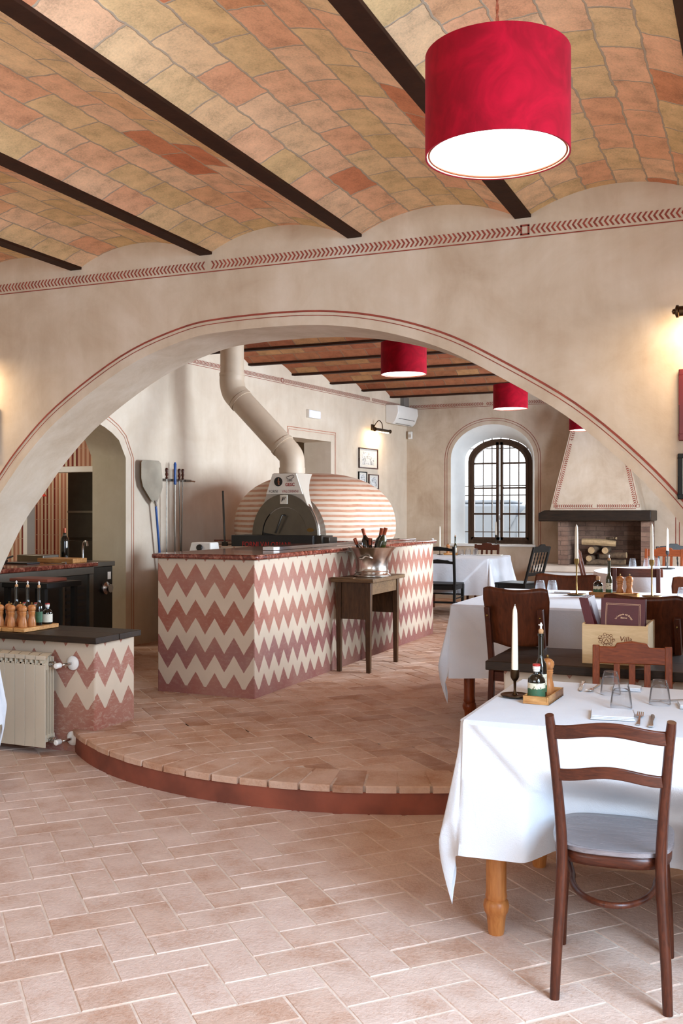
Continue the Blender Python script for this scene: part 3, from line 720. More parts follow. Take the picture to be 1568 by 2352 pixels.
for sgn in (-1, 1):
    # each casement: outer arch edge plus meeting stile
    sel = lambda L: [p for p in L if (p[0] - mid) * sgn > -0.0001]
    mb = ring_between(B, D, YG - .035, YG + .035)
    # keep only own half
    fs = [f for f in mb.f if (sum(mb.v[i][0] for i in f) / len(f) - mid) * sgn > -0.02 or False]
    mb.f = [f for f in fs if all((mb.v[i][0] - mid) * sgn > -0.05 for i in f)]
    x_in, x_out = (mid + sgn * .012, mid + sgn * .055)
    mb.box(min(x_in, x_out), max(x_in, x_out), YG - .035, YG + .035, 1.06, 2.595)
    xo = mid + sgn * (fx1 - fx0 - .11) / 2; xi = mid + sgn * .012
    mb.box(min(xo, xi), max(xo, xi), YG - .035, YG + .035, 1.055, 1.105)
    cs = mb.build('casement', 'window_wood', win)
    xa, xb = sorted((mid + sgn * .05, mid + sgn * ((fx1 - fx0) / 2 - .10)))
    m2 = MB()
    for z in (1.47, 1.875, 2.265): m2.box(xa, xb, YG - .02, YG + .02, z - .013, z + .013)
    m2.build('glazing_bar', 'window_wood', cs)
    MB().box(xa - .01, xb + .01, YG + .0, YG + .004, 1.10, 2.56).build('glass_pane', 'pane', cs)
MB().tube([(mid - .0, YG - .04, 1.46), (mid - .0, YG - .075, 1.46), (mid + .02, YG - .08, 1.37)], .007, 8).build('window_handle', 'chrome', win)
# iron grille outside
gr = thing('window_grille', 'grey iron grille of upright and level bars outside the arched window', 'grille', (0, 0, 0))
for x in (-4.127, -3.984, -3.84, -3.70, -3.556, -3.42): MB().box(x - .008, x + .008, YW + .40, YW + .416, .97, 2.71).build('upright_bar', 'speaker_grey', gr)
for z in (1.185, 1.766, 1.914, 2.505): MB().box(-4.57, -3.20, YW + .388, YW + .40, z - .008, z + .008).build('level_bar', 'speaker_grey', gr)
# pale vehicle parked outside
v = thing('parked_vehicle', 'pale grey vehicle with round wheel arch parked outside the arched window', 'vehicle', (-5.0, 20.0, 0))
MB().box(-1.6, .35, 0, 1.4, .55, 1.66).box(-1.4, .2, .1, 1.3, 1.66, 1.75).build('body', 'car_grey', v, bevel=.06)
mbv = MB(); pts = [(0.85 + .62 * math.cos(PI * i / 12), .62 + .62 * math.sin(PI * i / 12)) for i in range(13)]
mbv.grid(lambda u, w: (lerp(.2, 1.75, u), lerp(-.02, 1.3, w), 1.15 + .62 * math.sin(PI * u) ** .8), 16, 2, flip=True)
mbv.build('bonnet', 'car_grey', v)
mw = Matrix.Rotation(R(90), 4, 'X')
MB().lathe([(.20, -.1), (.44, -.1), (.48, -.06), (.48, .08), (.44, .12), (.20, .12)], (1.0, .05, .875), 28, mw).build('tyre', 'tyre', v)
MB().lathe([(.02, -.09), (.24, -.09), (.3, -.12), (.3, .1), (.02, .1)], (1.0, .02, .875), 24, mw).build('wheel_rim', 'white', v)
struct(MB().box(-20, 14, 15.6, 60, -.1, 0.4).build('ground', 'ground_out'))

# ------------------------------------------------------------------ kitchen seen through the passage
struct(MB().box(-9.3, -6.3, 5.2, 5.3, 0, 3.4).box(-9.4, -9.3, 5.2, 10.8, 0, 3.4).build('wall_kitchen', 'limewash', smooth=0))
struct(MB().box(-9.3, -7.69, 8.95, 9.05, 0, 3.4).box(-7.69, -6.36, 8.95, 9.05, 2.0, 3.4).build('wall_kitchen', 'kitchen_tile', smooth=0))
struct(MB().box(-9.3, -6.3, 10.5, 10.6, 0, 3.4).build('wall_kitchen', 'kitchen_tile', smooth=0))
struct(MB().box(-7.70, -7.645, 8.93, 9.06, UP, 2.0).box(-7.70, -6.36, 8.93, 9.06, 1.94, 2.0).build('door_2', 'white', smooth=0))
fr = thing('steel_refrigerator', 'tall dark steel refrigerator standing in the kitchen beyond the striped tiles', 'refrigerator', (-7.14, 9.5, UP))
MB().box(-.38, .6, 0, .7, .08, 2.0).build('body', 'dark_steel', fr, bevel=.006)
MB().box(-.37, .6, -.03, -.002, 1.06, 1.96).build('door', 'dark_steel', fr, bevel=.006)
MB().box(-.37, .6, -.03, -.002, .12, 1.03).build('door', 'dark_steel', fr, bevel=.006)
MB().box(-.36, .6, -.05, -.03, 1.35, 1.375).build('handle', 'steel', fr)

# ------------------------------------------------------------------ parapet slabs and radiator
s1 = MB().box(-5.4, -3.755, 5.0, 5.24, .692, .732).box(-5.4, -3.755, 5.245, 5.48, .692, .731).build('shelf_slab', 'slab', bevel=.004)
tag(s1, 'black plank shelf on the low zigzag wall above the radiator', 'shelf')
s1 = MB().box(-1.325, .35, 5.0, 5.30, .688, .735).box(-1.325, .35, 5.305, 5.64, .688, .734).build('shelf_slab', 'slab', bevel=.004)
tag(s1, 'black plank shelf under the pine wine box at the right of the arch', 'shelf')

rad = thing('radiator', 'ivory sectional radiator on the low zigzag wall at left', 'radiator', (0, 0, 0))
for i in range(13):
    x1 = -4.082 - i * .0795; x0 = x1 - .077; mb = MB()
    mb.box(x0, x1, 4.93, 4.938, .045, .555)                       # front plate
    mb.box(x0 + .01, x1 - .01, 4.938, 5.035, .075, .12).box(x0 + .01, x1 - .01, 4.938, 5.035, .52, .565)
    mb.box(x0 + .03, x1 - .03, 4.938, 5.03, .075, .6)
    for yy in (4.96, 4.985, 5.01): mb.box(x0, x1, yy, yy + .004, .10, .60)
    mb.grid(lambda u, w: (lerp(x0 + .002, x1 - .002, u), 4.93 + .10 * w, .585 + .036 * math.sin(w * PI * .6)), 1, 6)
    mb.box(x0, x0 + .005, 4.93, 5.03, .55, .605)
    mb.box(x0, x1, 4.93, 4.936, .585, .612)
    mb.build('radiator_section', 'radiator_white', rad, bevel=.0015)
for z in (.555, .085):
    t = Matrix.Rotation(R(90), 4, 'Y'); vb = MB()
    vb.lathe([(.016, 0), (.02, .004), (.02, .03), (.014, .034)], (-4.085, 4.985, z), 16, t)
    vb.tube([(-4.06, 4.985, z), (-4.00, 4.985, z), (-3.985, 5.0, z), (-3.985, 5.07, z)], .009, 10)
    vb.build('pipe_fitting', 'chrome', rad)
    MB().lathe([(.012, 0), (.017, .006), (.017, .045), (.011, .05)], (-4.0, 4.975, z - .0), 16, Matrix.Rotation(R(90), 4, 'X')).build('valve_cap', 'white', rad)
    MB().lathe([(.045, 0), (.044, .006), (.028, .018), (.018, .02)], (-3.985, 5.076, z), 24, Matrix.Rotation(R(90), 4, 'X')).build('wall_rosette', 'white', rad)

# ================================================================== zigzag bar counter and oven
bar = thing('pizza_counter', 'zigzag painted counter with red marble top in the middle of the back room', 'counter', (0, 0, 0))
mb = MB().box(-4.25, -3.42, 6.42, 8.9, UP - .02, 1.15).box(-5.45, -3.42, 8.9, 10.66, UP - .02, 1.15)
mb.build('base', 'zig_bar', bar, bevel=.008)
MB().box(-4.285, -3.385, 6.385, 9.0, 1.15, 1.187).box(-3.60, -3.385, 8.99, 10.69, 1.15, 1.187).build('marble_top', 'marble', bar, bevel=.012)
MB().box(-5.45, -3.62, 9.30, 10.66, 1.187, 1.204).build('marble_ledge', 'marble', bar, bevel=.008)
MB().box(-3.66, -3.655, 7.3, 10.2, 1.19, 1.215).build('glass_guard', 'chrome', bar)
MB().box(-3.76, -3.66, 7.2, 7.32, 1.19, 1.215).build('guard_bracket', 'white', bar, bevel=.003)
MB().lathe([(.012, 0), (.02, .004), (.012, .016)], (-3.43, 10.66, 1.188), 12).build('end_cap', 'white', bar)

ov = thing('pizza_oven', 'domed pizza oven with red and cream stripes behind the zigzag counter', 'oven', (-4.57, 10.0, 1.205))
prof = [(.86, 0), (.885, .06), (.89, .12)]
for i in range(1, 21):
    a = PI / 2 * i / 20; c_, s_ = math.cos(a), math.sin(a); prof.append((.89 * max(c_, 0) ** (2 / 2.35) + .0001, .12 + .60 * s_ ** (2 / 2.35)))
MB().lathe(prof, (0, 0, 0), 64, cap=False).build('dome', 'oven', ov)
XC = .10  # door axis, local x
def arch_pts(hw, h, n=28, p=2.0): return [(XC + hw * math.cos(PI * i / n), h * math.sin(PI * i / n) ** (2 / p)) for i in range(n + 1)]
Y0 = -.97; Z0 = .062
mb = MB(); A_, B_ = arch_pts(.365, .415), arch_pts(.252, .285)
for i in range(len(A_) - 1):
    a, b, c, d = A_[i], A_[i + 1], B_[i + 1], B_[i]
    mb.add([(p[0], Y0, p[1] + Z0) for p in (a, b, c, d)], [(0, 1, 2, 3)])
    mb.add([(a[0], Y0, a[1] + Z0), (b[0], Y0, b[1] + Z0), (b[0], Y0 + .45, b[1] + Z0), (a[0], Y0 + .45, a[1] + Z0)], [(0, 1, 2, 3)])
    mb.add([(d[0], Y0, d[1] + Z0), (c[0], Y0, c[1] + Z0), (c[0], Y0 + .1, c[1] + Z0), (d[0], Y0 + .1, d[1] + Z0)], [(0, 1, 2, 3)])
mb.build('mouth_arch', 'steel', ov)
MB().tube([(p[0] * 1.0 + (p[0] - XC) * .012, Y0 + .04, p[1] * 1.012 + Z0) for p in A_], .009, 8).build('chrome_trim', 'chrome', ov)
dr = MB(); dr.prism([(p[0], p[1] + Z0) for p in arch_pts(.246, .278)], lambda a, b: (a, Y0 + .012, b), lambda a, b: (a, Y0 + .03, b)); dr = dr.build('door', 'steel', ov)
MB().tube([(XC - .002, Y0 + .01, Z0 + .20), (XC - .002, Y0 - .05, Z0 + .20), (XC - .085, Y0 - .03, Z0 + .02)], .011, 10).build('door_handle', 'dark_steel', dr)
MB().prism([(XC - .24, Z0), (XC - .10, Z0), (XC - .24, Z0 + .025)], lambda a, b: (a, Y0 + .006, b), lambda a, b: (a, Y0 + .009, b)).build('door_gap', 'black', dr)
# hood
hd = MB(); lv = []
for k in range(13):
    q = k / 12; z_ = lerp(.27, .688, q); wf = lerp(.285, .130, q); dp = .05 + .30 * q ** 2.6; lv.append((z_, wf, dp))
vsh = []
for z_, wf, dp in lv: vsh += [(XC - wf, Y0 + .015, z_), (XC + wf, Y0 + .015, z_), (XC + wf * (1 + .1), Y0 + .015 + dp, z_), (XC - wf * (1 + .1), Y0 + .015 + dp, z_)]
fsh = [(3, 2, 1, 0), (48, 49, 50, 51)] + [(4 * a + b, 4 * a + (b + 1) % 4, 4 * a + 4 + (b + 1) % 4, 4 * a + 4 + b) for a in range(12) for b in range(4)]
hd.add(vsh, fsh)
hd = hd.build('flue_hood', 'appliance', ov, bevel=.004)
pl = MB(); pl.prism([(XC - .205, .475), (XC + .205, .475), (XC + .132, .682), (XC - .132, .682)], lambda a, b: (a, Y0 - .004, b), lambda a, b: (a, Y0 + .014, b)); pl = pl.build('name_plate', 'paper', hd, bevel=.002)
YP = Y0 - .006
on = lambda cx, cz, k=1: (lambda a, b: (XC + cx + a * k, YP, cz + b * k))
sq = lambda cx, cz: (lambda a, b: (XC + cx + a * .84, YP, cz + b))
text_mesh('FORNI', .043, sq(-.120, .503), 'lettering', 'print_dark', hd); text_mesh('VALORIANI', .043, sq(.068, .503), 'lettering', 'print_red', hd)
text_mesh('GESC', .044, on(.066, .570), 'lettering', 'print_red', hd, bold=.0012)
MB().lathe([(.001, 0), (.047, 0), (.047, .003), (.001, .003)], (XC - .066, YP + .003, .602), 28, Matrix.Rotation(R(90), 4, 'X')).build('round_emblem', 'black', hd)
MB().tube([(XC - .064, YP - .001, .57), (XC - .058, YP - .001, .60), (XC - .066, YP - .001, .615), (XC - .062, YP - .001, .636)], .006, 6).tube([(XC - .078, YP - .001, .598), (XC - .06, YP - .001, .607), (XC - .048, YP - .001, .598)], .0035, 6).tube([(XC - .06, YP - .001, .59), (XC - .052, YP - .001, .567)], .0035, 6).build('emblem_figure', 'print_brown', hd)
hat = [(XC + .045, .60), (XC + .045, .632), (XC + .03, .636), (XC + .028, .648), (XC + .045, .652), (XC + .07, .662), (XC + .098, .668), (XC + .112, .658), (XC + .108, .644), (XC + .088, .632), (XC + .088, .60)]
MB().tube([(x, YP, z) for x, z in hat], .0028, 6).tube([(XC + .058, YP, .602), (XC + .058, YP, .628)], .0018, 5).tube([(XC + .066, YP, .602), (XC + .066, YP, .628)], .0018, 5).tube([(XC + .074, YP, .602), (XC + .074, YP, .628)], .0018, 5).build('chef_hat_outline', 'print_dark', hd)
pm = MB().box(XC - .045, XC + .038, Y0 - .01, Y0, Z0 + .312, Z0 + .405).build('maker_plate', 'label_cream', ov, bevel=.004)
MB().tube([(XC - .025, Y0 - .012, .40), (XC - .012, Y0 - .012, .445), (XC - .016, Y0 - .012, .41), (XC + .005, Y0 - .012, .45), (XC + .002, Y0 - .012, .415), (XC + .022, Y0 - .012, .448)], .003, 6).build('script_mark', 'print_dark', pm)
MB().lathe([(.001, 0), (.038, 0), (.038, .004), (.001, .004)], (0, 0, 0), 24, Matrix.Translation((XC + .292, Y0 - .001, .115)) @ Matrix.Diagonal((1, 1, .52, 1)) @ Matrix.Rotation(R(90), 4, 'X')).build('oval_badge', 'brass', ov)
# black shelf under the mouth
sh = MB().box(-.46, .46, -1.06, -.70, -.13, Z0 - .002).build('landing_shelf', 'black', ov, bevel=.004)
MB().box(.455, .54, -1.02, -.75, -.02, .06).box(.535, .60, -.98, -.78, -.02, .045).build('shelf_end_block', 'dark_steel', ov, bevel=.004)
text_mesh('FORNI VALORIANI', .072, lambda a, b: (-.06 + a * .92, -1.062, -.035 + b), 'lettering', 'print_red', ov, bold=.0015)
# flue pipe
fp = thing('flue_pipe', 'wide beige flue pipe bending from the striped oven up to the vaulted ceiling', 'pipe', (0, 0, 0))
PY = 9.22
MB().tube(cat([(-4.475, PY, 1.885), (-4.475, PY, 2.0), (-4.49, PY, 2.08), (-4.56, PY, 2.16)], 5), .128, 28).build('pipe_elbow', 'flue', fp)
MB().tube([(-4.55, PY, 2.15), (-5.10, PY, 2.70)], .127, 28).build('pipe_section', 'flue', fp)
MB().tube(cat([(-5.09, PY, 2.69), (-5.15, PY, 2.76), (-5.178, PY, 2.86), (-5.178, PY, 2.94)], 5), .131, 28).build('pipe_elbow', 'flue', fp)
MB().tube([(-5.178, PY, 2.93), (-5.178, PY, 3.5)], .125, 28).build('pipe_section', 'flue', fp)
for p, q in (((-4.475, PY, 1.90), (-4.475, PY, 1.955)), ((-4.575, PY, 2.175), (-4.60, PY, 2.20)), ((-5.06, PY, 2.66), (-5.085, PY, 2.685)), ((-5.178, PY, 2.935), (-5.178, PY, 2.965))):
    MB().tube([p, q], .134, 28).build('joint_collar', 'flue', fp)
tag(MB().tube([(-5.14, 9.0, 1.15), (-5.22, 9.1, 1.72)], .011, 8).box(-5.17, -5.11, 8.99, 9.01, 1.12, 1.19).build('oven_poker', 'dark_steel'), 'thin dark oven poker leaning at the left of the striped oven', 'poker')
tm = thing('counter_scale', 'small white machine with a dark dial on the counter left of the oven', 'scale', (-5.12, 8.55, 1.0))
MB().frustum([(-.14, -.1, 0), (.14, -.1, 0), (.14, .1, 0), (-.14, .1, 0)], [(-.11, -.06, .2), (.11, -.06, .2), (.11, .1, .2), (-.11, .1, .2)]).build('body', 'white', tm, bevel=.01)
MB().lathe([(.001, 0), (.034, 0), (.03, .012), (.001, .012)], (0, -.085, .15), 18, Matrix.Rotation(R(80), 4, 'X')).build('dial', 'black', tm)
tag(MB().box(-5.45, -4.3, 8.3, 8.88, UP, 1.0).build('work_cabinet', 'appliance', bevel=.01), 'pale work cabinet behind the zigzag counter below the oven shelf', 'cabinet')

# ================================================================== desk with wine cooler
dk = thing('side_desk', 'narrow dark oak desk with a lift lid beside the zigzag counter', 'desk', (-3.215, 8.16, UP), 0)
for (sx, sy) in ((-1, -1), (1, -1), (-1, 1), (1, 1)):
    x, y = sx * .135, sy * .335; a, b = .026, .018
    MB().frustum([(x - b, y - b, 0), (x + b, y - b, 0), (x + b, y + b, 0), (x - b, y + b, 0)], [(x - a, y - a, .765), (x + a, y - a, .765), (x + a, y + a, .765), (x - a, y + a, .765)]).build('leg', 'oak_leg', dk, bevel=.003)
MB().box(-.19, .20, -.40, .40, .765, .797).build('desk_top', 'oak_dark', dk, bevel=.004)
MB().box(-.19, .02, -.402, -.34, .797, .804).build('lid_edge', 'oak_dark', dk, bevel=.002)
for y in (-.335, .335): MB().box(-.115, .115, y - .008, y + .008, .45, .765).build('end_panel', 'oak_leg', dk)
MB().box(.128, .148, -.315, .315, .655, .765).build('drawer_front', 'oak_dark', dk, bevel=.003)
MB().box(-.148, -.13, -.315, .315, .45, .765).build('rear_panel', 'oak_leg', dk)
wc = thing('wine_cooler', 'worn silver wine cooler holding five bottles on the dark oak desk', 'wine cooler', (-3.17, 8.13, UP + .797))
MB().lathe([(.140, 0), (.146, .006), (.146, .014), (.128, .026), (.125, .034), (.132, .04), (.126, .05), (.122, .075), (.124, .11), (.134, .155), (.155, .20), (.178, .232), (.184, .240), (.180, .243), (.150, .20), (.120, .13), (.116, .05), (.001, .045)], (0, 0, 0), 40, cap=False).build('bowl', 'silver', wc)
MB().tube(cat([(.05, -.118, .155), (.035, -.150, .165), (.01, -.158, .172), (-.01, -.160, .155), (-.035, -.152, .15), (-.05, -.13, .16), (-.056, -.112, .15)], 5), .0075, 8).build('handle', 'silver', wc)
MB().tube([(.06, .118, .155), (.03, .155, .17), (-.03, .155, .15), (-.06, .118, .155)], .0075, 8).build('handle', 'silver', wc)
def wine_bottle(loc, tilt, az, label, foil='copper', glass='bottle_dark'):
    b = thing('wine_bottle', label, 'bottle', loc, 0, 'wine bottles in the silver cooler')
    b.rotation_euler = (R(tilt) * math.sin(R(az)), R(tilt) * math.cos(R(az)), 0)
    MB().lathe([(.001, 0), (.036, 0), (.038, .01), (.038, .19), (.034, .215), (.017, .245), (.0145, .26), (.0145, .31), (.001, .31)], (0, 0, 0), 20).build('glass', glass, b)
    MB().lathe([(.0155, .255), (.0158, .30), (.0172, .302), (.0172, .316), (.001, .318)], (0, 0, 0), 16, cap=False).build('foil', foil, b)
wc.scale = (1.14, 1.14, 1.06)
zb = UP + .797 + .06
wine_bottle((-3.20, 8.10, zb - .01), -29, 20, 'wine bottle tilted furthest left in the silver cooler, dark red foil', 'copper')
wine_bottle((-3.19, 8.16, zb + .05), -14, 0, 'wine bottle second from the left in the cooler with tan foil')
wine_bottle((-3.17, 8.08, zb - .04), -8, 75, 'low wine bottle in the middle of the cooler, only its foil end showing')
wine_bottle((-3.14, 8.15, zb + .05), 10, 0, 'dark wine bottle second from the right in the silver cooler')
wine_bottle((-3.11, 8.10, zb + .06), 15, 0, 'wine bottle tilted right with a tan neck, rightmost in the cooler', glass='bottle_green')

# ================================================================== things on the left wall of the back room
WA = -5.824
def on_wall(name, label, c, y, z, group=None): return thing(name, label, c, (xl(y), y, z), WA, group)
rk = on_wall('tool_rack', 'steel wall rail holding oven tools beside the passage', 'rack', 9.05, 1.84)
MB().box(.05, .058, -.36, .36, -.012, .012).build('rail', 'steel', rk)
MB().box(.0, .06, -.26, -.24, -.012, .012).box(0, .06, .24, .26, -.012, .012).build('bracket', 'dark_steel', rk)
MB().tube([(.055, .33, 0), (.055, .42, -.005)], .009, 8).build('hook', 'chrome', rk)
pe = on_wall('pizza_peel', 'large aluminium pizza peel with blue handle hanging beside the passage', 'pizza peel', 8.72, 1.82)
out = [(-.165, .19), (-.14, .215), (.11, .215), (.145, .19), (.17, .06), (.172, -.06), (.155, -.10), (.095, -.205), (.07, -.24), (.04, -.24), (-.02, -.19), (-.14, -.06), (-.165, .03)]
MB().prism(out, lambda a, b: (.075, a, b), lambda a, b: (.079, a, b)).build('blade', 'dull_aluminium', pe, bevel=.001)
MB().tube([(.078, .05, -.20), (.08, .065, -.27)], [.02, .012], 10).build('socket', 'silver', pe)
MB().tube([(.08, .062, -.26), (.05, .26, -1.62)], .0125, 10).build('handle', 'blue', pe)
def oven_tool(label, y, ztop, mat, hl, knobs, dy=0.0):
    t = on_wall('oven_tool', label, 'oven tool', y, ztop, 'long oven tools on the wall rail')
    if knobs: pr = [(.006, -hl), (.014, -hl + .004), (.014, -hl + .02), (.009, -hl + .03), (.017, -hl + .05), (.017, -hl + .06), (.012, -hl + .068), (.016, -.03), (.017, -.012), (.010, 0)]
    else: pr = [(.006, -hl), (.016, -hl + .01), (.013, -hl * .5), (.016, -.02), (.008, 0)]
    MB().lathe(pr, (.085, 0, 0), 14).build('grip', mat, t)
    MB().tube([(.085, 0, -hl), (.08, dy, -1.75)], .0062, 8).build('shaft', 'steel', t)
oven_tool('long oven tool with turned brown grip, nearest the pizza peel', 8.95, 1.965, 'mahogany', .12, True)
oven_tool('long oven tool with a thick blue grip on the wall rail', 9.09, 2.03, 'blue', .24, False)
oven_tool('long oven tool with brown grip just right of the blue one', 9.16, 1.965, 'mahogany', .13, True, .05)
oven_tool('long oven tool with knobbed brown grip, last on the wall rail', 9.22, 1.965, 'mahogany', .12, True, -.04)

ex = on_wall('exit_light', 'small lit emergency light box high on the wall above the doorway', 'emergency light', 12.09, 2.80)
MB().box(0, .045, -.15, .15, -.05, .055).build('housing', 'white', ex, bevel=.004)
MB().box(.045, .05, -.12, .14, -.038, .042).build('lens', 'exit_lens', ex)
ac = on_wall('air_conditioner', 'white split air conditioner at the far corner of the back room', 'air conditioner', 14.64, 3.0)
MB().prism([(0, -.13), (.12, -.155), (.175, -.11), (.225, .02), (.215, .13), (0, .15)], lambda a, b: (a, -.36, b), lambda a, b: (a, .36, b)).build('body', 'white', ac, bevel=.012)
MB().add([(.135, -.29, -.145), (.135, .29, -.145), (.195, .29, -.065), (.195, -.29, -.065)], [(0, 1, 2, 3)]).build('air_slot', 'black', ac)
MB().box(.15, .165, -.28, .28, -.135, -.128).build('louvre', 'white', ac)
tag(MB().box(0, .07, -.09, .09, -.07, .07).build('alarm_siren', 'speaker_grey', bevel=.006), 'small grey alarm box above the air conditioner', 'alarm'); o = bpy.data.objects['alarm_siren']; o.location = (xl(14.9), 14.9, 3.24); o.rotation_euler = (0, 0, R(WA))
se = thing('motion_sensor', 'small white motion sensor in the corner below the air conditioner', 'sensor', (-5.20, 15.04, 2.72))
MB().box(-.035, .035, -.05, 0, -.06, .06).build('body', 'white', se, bevel=.01)
MB().box(-.022, .022, -.056, -.05, -.035, .015).build('lens', 'appliance', se, bevel=.004)

def picture_frame(label, parent_loc, rz, w, h, mat, mw=.022, art='print', group=None):
    t = thing('framed_picture', label, 'picture', parent_loc, rz, group)   # local: x out of wall, y across
    f = MB().box(0, .022, -w / 2, w / 2, h / 2 - mw, h / 2).box(0, .022, -w / 2, w / 2, -h / 2, -h / 2 + mw).box(0, .022, -w / 2, -w / 2 + mw, -h / 2 + mw, h / 2 - mw).box(0, .022, w / 2 - mw, w / 2, -h / 2 + mw, h / 2 - mw)
    f.build('frame', mat, t, bevel=.003)
    MB().box(.002, .008, -w / 2 + mw, w / 2 - mw, -h / 2 + mw, h / 2 - mw).build('mount', 'paper', t)
    k = .62
    MB().box(.008, .010, -w / 2 * k, w / 2 * k, -h / 2 * k, h / 2 * k).build('print', M[art], t)
    MB().box(.014, .016, -w / 2 + mw, w / 2 - mw, -h / 2 + mw, h / 2 - mw).build('glass', 'picture_glass', t)
    return t
def art(name, a, b, c):
    t = NT(name); n = t.noise(t.coord(), 14, 5, .6, 2); t.l.new(t.ramp(n, [(.38, a), (.5, b), (.6, c)]), t.b.inputs['Base Color']); return t.m
M['print'] = art('reflecting_grey_print', srgb(120, 118, 114), srgb(204, 202, 198), srgb(230, 228, 222))  # pale greys carry the bright window reflection, painted into the print
M['print_dk'] = art('dark_photo', srgb(36, 34, 32), srgb(70, 66, 60), srgb(130, 124, 112))
picture_frame('landscape picture in brown frame under the brass light on the left wall', (xl(13.7), 13.70, 2.29), WA, .60, .30, 'mahogany', .014)
picture_frame('small left picture of the pair below the landscape picture', (xl(13.52), 13.52, 1.98), WA, .26, .22, 'black_wood', .014)
picture_frame('small right picture of the pair below the landscape picture', (xl(13.87), 13.87, 1.95), WA, .32, .22, 'mahogany', .014)
def picture_light(label, loc, rz, length=.5, power=6, goose=True):
    t = thing('picture_light', label, 'wall lamp', loc, rz, None)
    MB().box(0, .02, -.05, .05, -.045, .045).build('wall_plate', 'bronze', t, bevel=.006)
    MB().tube(cat([(.02, 0, 0), (.06, 0, .06), (.11, 0, .10), (.16, 0, .05), (.17, 0, -.03)], 5), .007, 8).build('arm', 'bronze', t)
    m_ = Matrix.Rotation(R(-90), 4, 'X')
    MB().lathe([(.001, -length / 2 - .02), (.012, -length / 2 - .015), (.014, -length / 2 - .005), (.03, -length / 2), (.03, -length / 2 + .01), (.024, -length / 2 + .015), (.024, length / 2 - .015), (.03, length / 2 - .01), (.03, length / 2), (.014, length / 2 + .005), (.001, length / 2 + .015)], (.17, 0, -.05), 20, m_).build('reflector', 'bronze', t)
    MB().box(.155, .18, -length / 2 + .05, length / 2 - .05, -.079, -.074).build('bulb_strip', 'bulb', t)
    l = bpy.data.lights.new('picture_light_beam', 'AREA'); l.shape = 'RECTANGLE'; l.size = .03; l.size_y = length * .8; l.energy = power; l.color = (1, .78, .52)
    lo = bpy.data.objects.new('picture_light_beam', l); C.objects.link(lo); lo.parent = t; lo.location = (.16, 0, -.085); lo.rotation_euler = (0, R(32), 0)
    return t
picture_light('brass picture light above the landscape picture on the back room left wall', (xl(13.85), 13.85, 2.76), WA, .5, 3.2)
# pictures and lights on the arch wall: local x points out of the wall (-y), so turn by -90
picture_light('brass picture light at the right end of the arch wall', (-.205, YF, 2.49), -90, .36, 4.5)
picture_light('brass picture light beyond the left end of the arch wall', (-4.82, YF, 2.49), -90, .36, 4.5)
picture_frame('red framed picture at the right of the arch', (-.155, YF, 2.017), -90, .46, .345, 'red_lacquer', .03, 'print_dk')
picture_frame('black framed picture at the right of the arch, under the red one', (-.16, YF, 1.672), -90, .46, .22, 'black_wood', .022, 'print_dk')
picture_frame('brown framed picture left of the arch at the frame edge', (-4.79, YF, 2.03), -90, .43, .30, 'oak_leg', .016, 'print_dk')

# ================================================================== fireplace
fpz = thing('fireplace', 'whitewashed fireplace with black oak mantel, brick hearth and sloping hood', 'fireplace', (0, 0, 0))
mp = MB(); m_ = [(-2.985, 14.28), (-2.90, 14.18), (-1.44, 14.18), (-1.44, 15.05), (-2.985, 15.05)]
MB().prism([(-2.985, 1.485), (-2.90, 1.525), (-1.44, 1.525), (-1.44, 1.375), (-2.985, 1.365)], lambda a, b: (a, 14.2, b), lambda a, b: (a, 15.04, b)).build('mantel_beam', 'mantel', fpz, bevel=.012)
MB().frustum([(-2.84, 14.30, 1.525), (-1.585, 14.30, 1.525), (-1.585, 15.05, 1.525), (-2.84, 15.05, 1.525)], [(-2.41, 14.62, 3.45), (-2.03, 14.62, 3.45), (-2.03, 15.05, 3.45), (-2.41, 15.05, 3.45)]).build('hood', 'plaster', fpz)
# red fans of paint on the hood front
def hoodp(s, w):   # s across from -1..1 , w height fraction -> point on the sloping front
    z = 1.525 + w * 1.925; y = 14.30 + .32 * w - .004; xl_, xr_ = lerp(-2.84, -2.41, w), lerp(-1.585, -2.03, w); return xl_, xr_, y, z
def hood_base(s, z):
    w = (z - 1.525) / 1.925; a, b, y, zz = hoodp(0, w); return (s, y, z)
frieze('hood_frieze', -2.77, -1.65, 1.565, 1.605, [-2.21], hood_base, pitch=.03, first=-1, line=True).parent = fpz
def hood_side(sign):
    def fn(s, q):   # s height, q across from edge
        w = (s - 1.525) / 1.925; a, b, y, zz = hoodp(0, w); return ((a + q) if sign < 0 else (b - q), y, s)
    return fn
frieze('hood_frieze', 1.62, 3.2, .035, .075, [2.5], hood_side(-1), pitch=.03, first=1, line=True).parent = fpz
frieze('hood_frieze', 1.62, 3.2, .035, .075, [2.5], hood_side(1), pitch=.03, first=1, line=True).parent = fpz
for nme in list(bpy.data.objects):
    if nme.name.startswith('hood_frieze'): del nme['kind']
for sx in (-2.765, -1.625):
    mbq = MB()
    for (lo, hi) in ((-.045, .045),):
        for (u0, u1, z0_, z1_) in ((-.022, .022, 1.563, 1.567), (-.022, .022, 1.604, 1.608), (-.022, -.017, 1.563, 1.608), (.017, .022, 1.563, 1.608)):
            mbq.add([hood_base(sx + u0, z0_), hood_base(sx + u1, z0_), hood_base(sx + u1, z1_), hood_base(sx + u0, z1_)], [(0, 1, 2, 3)])
    mbq.build('painted_square', 'stripe_paint', fpz, smooth=0)
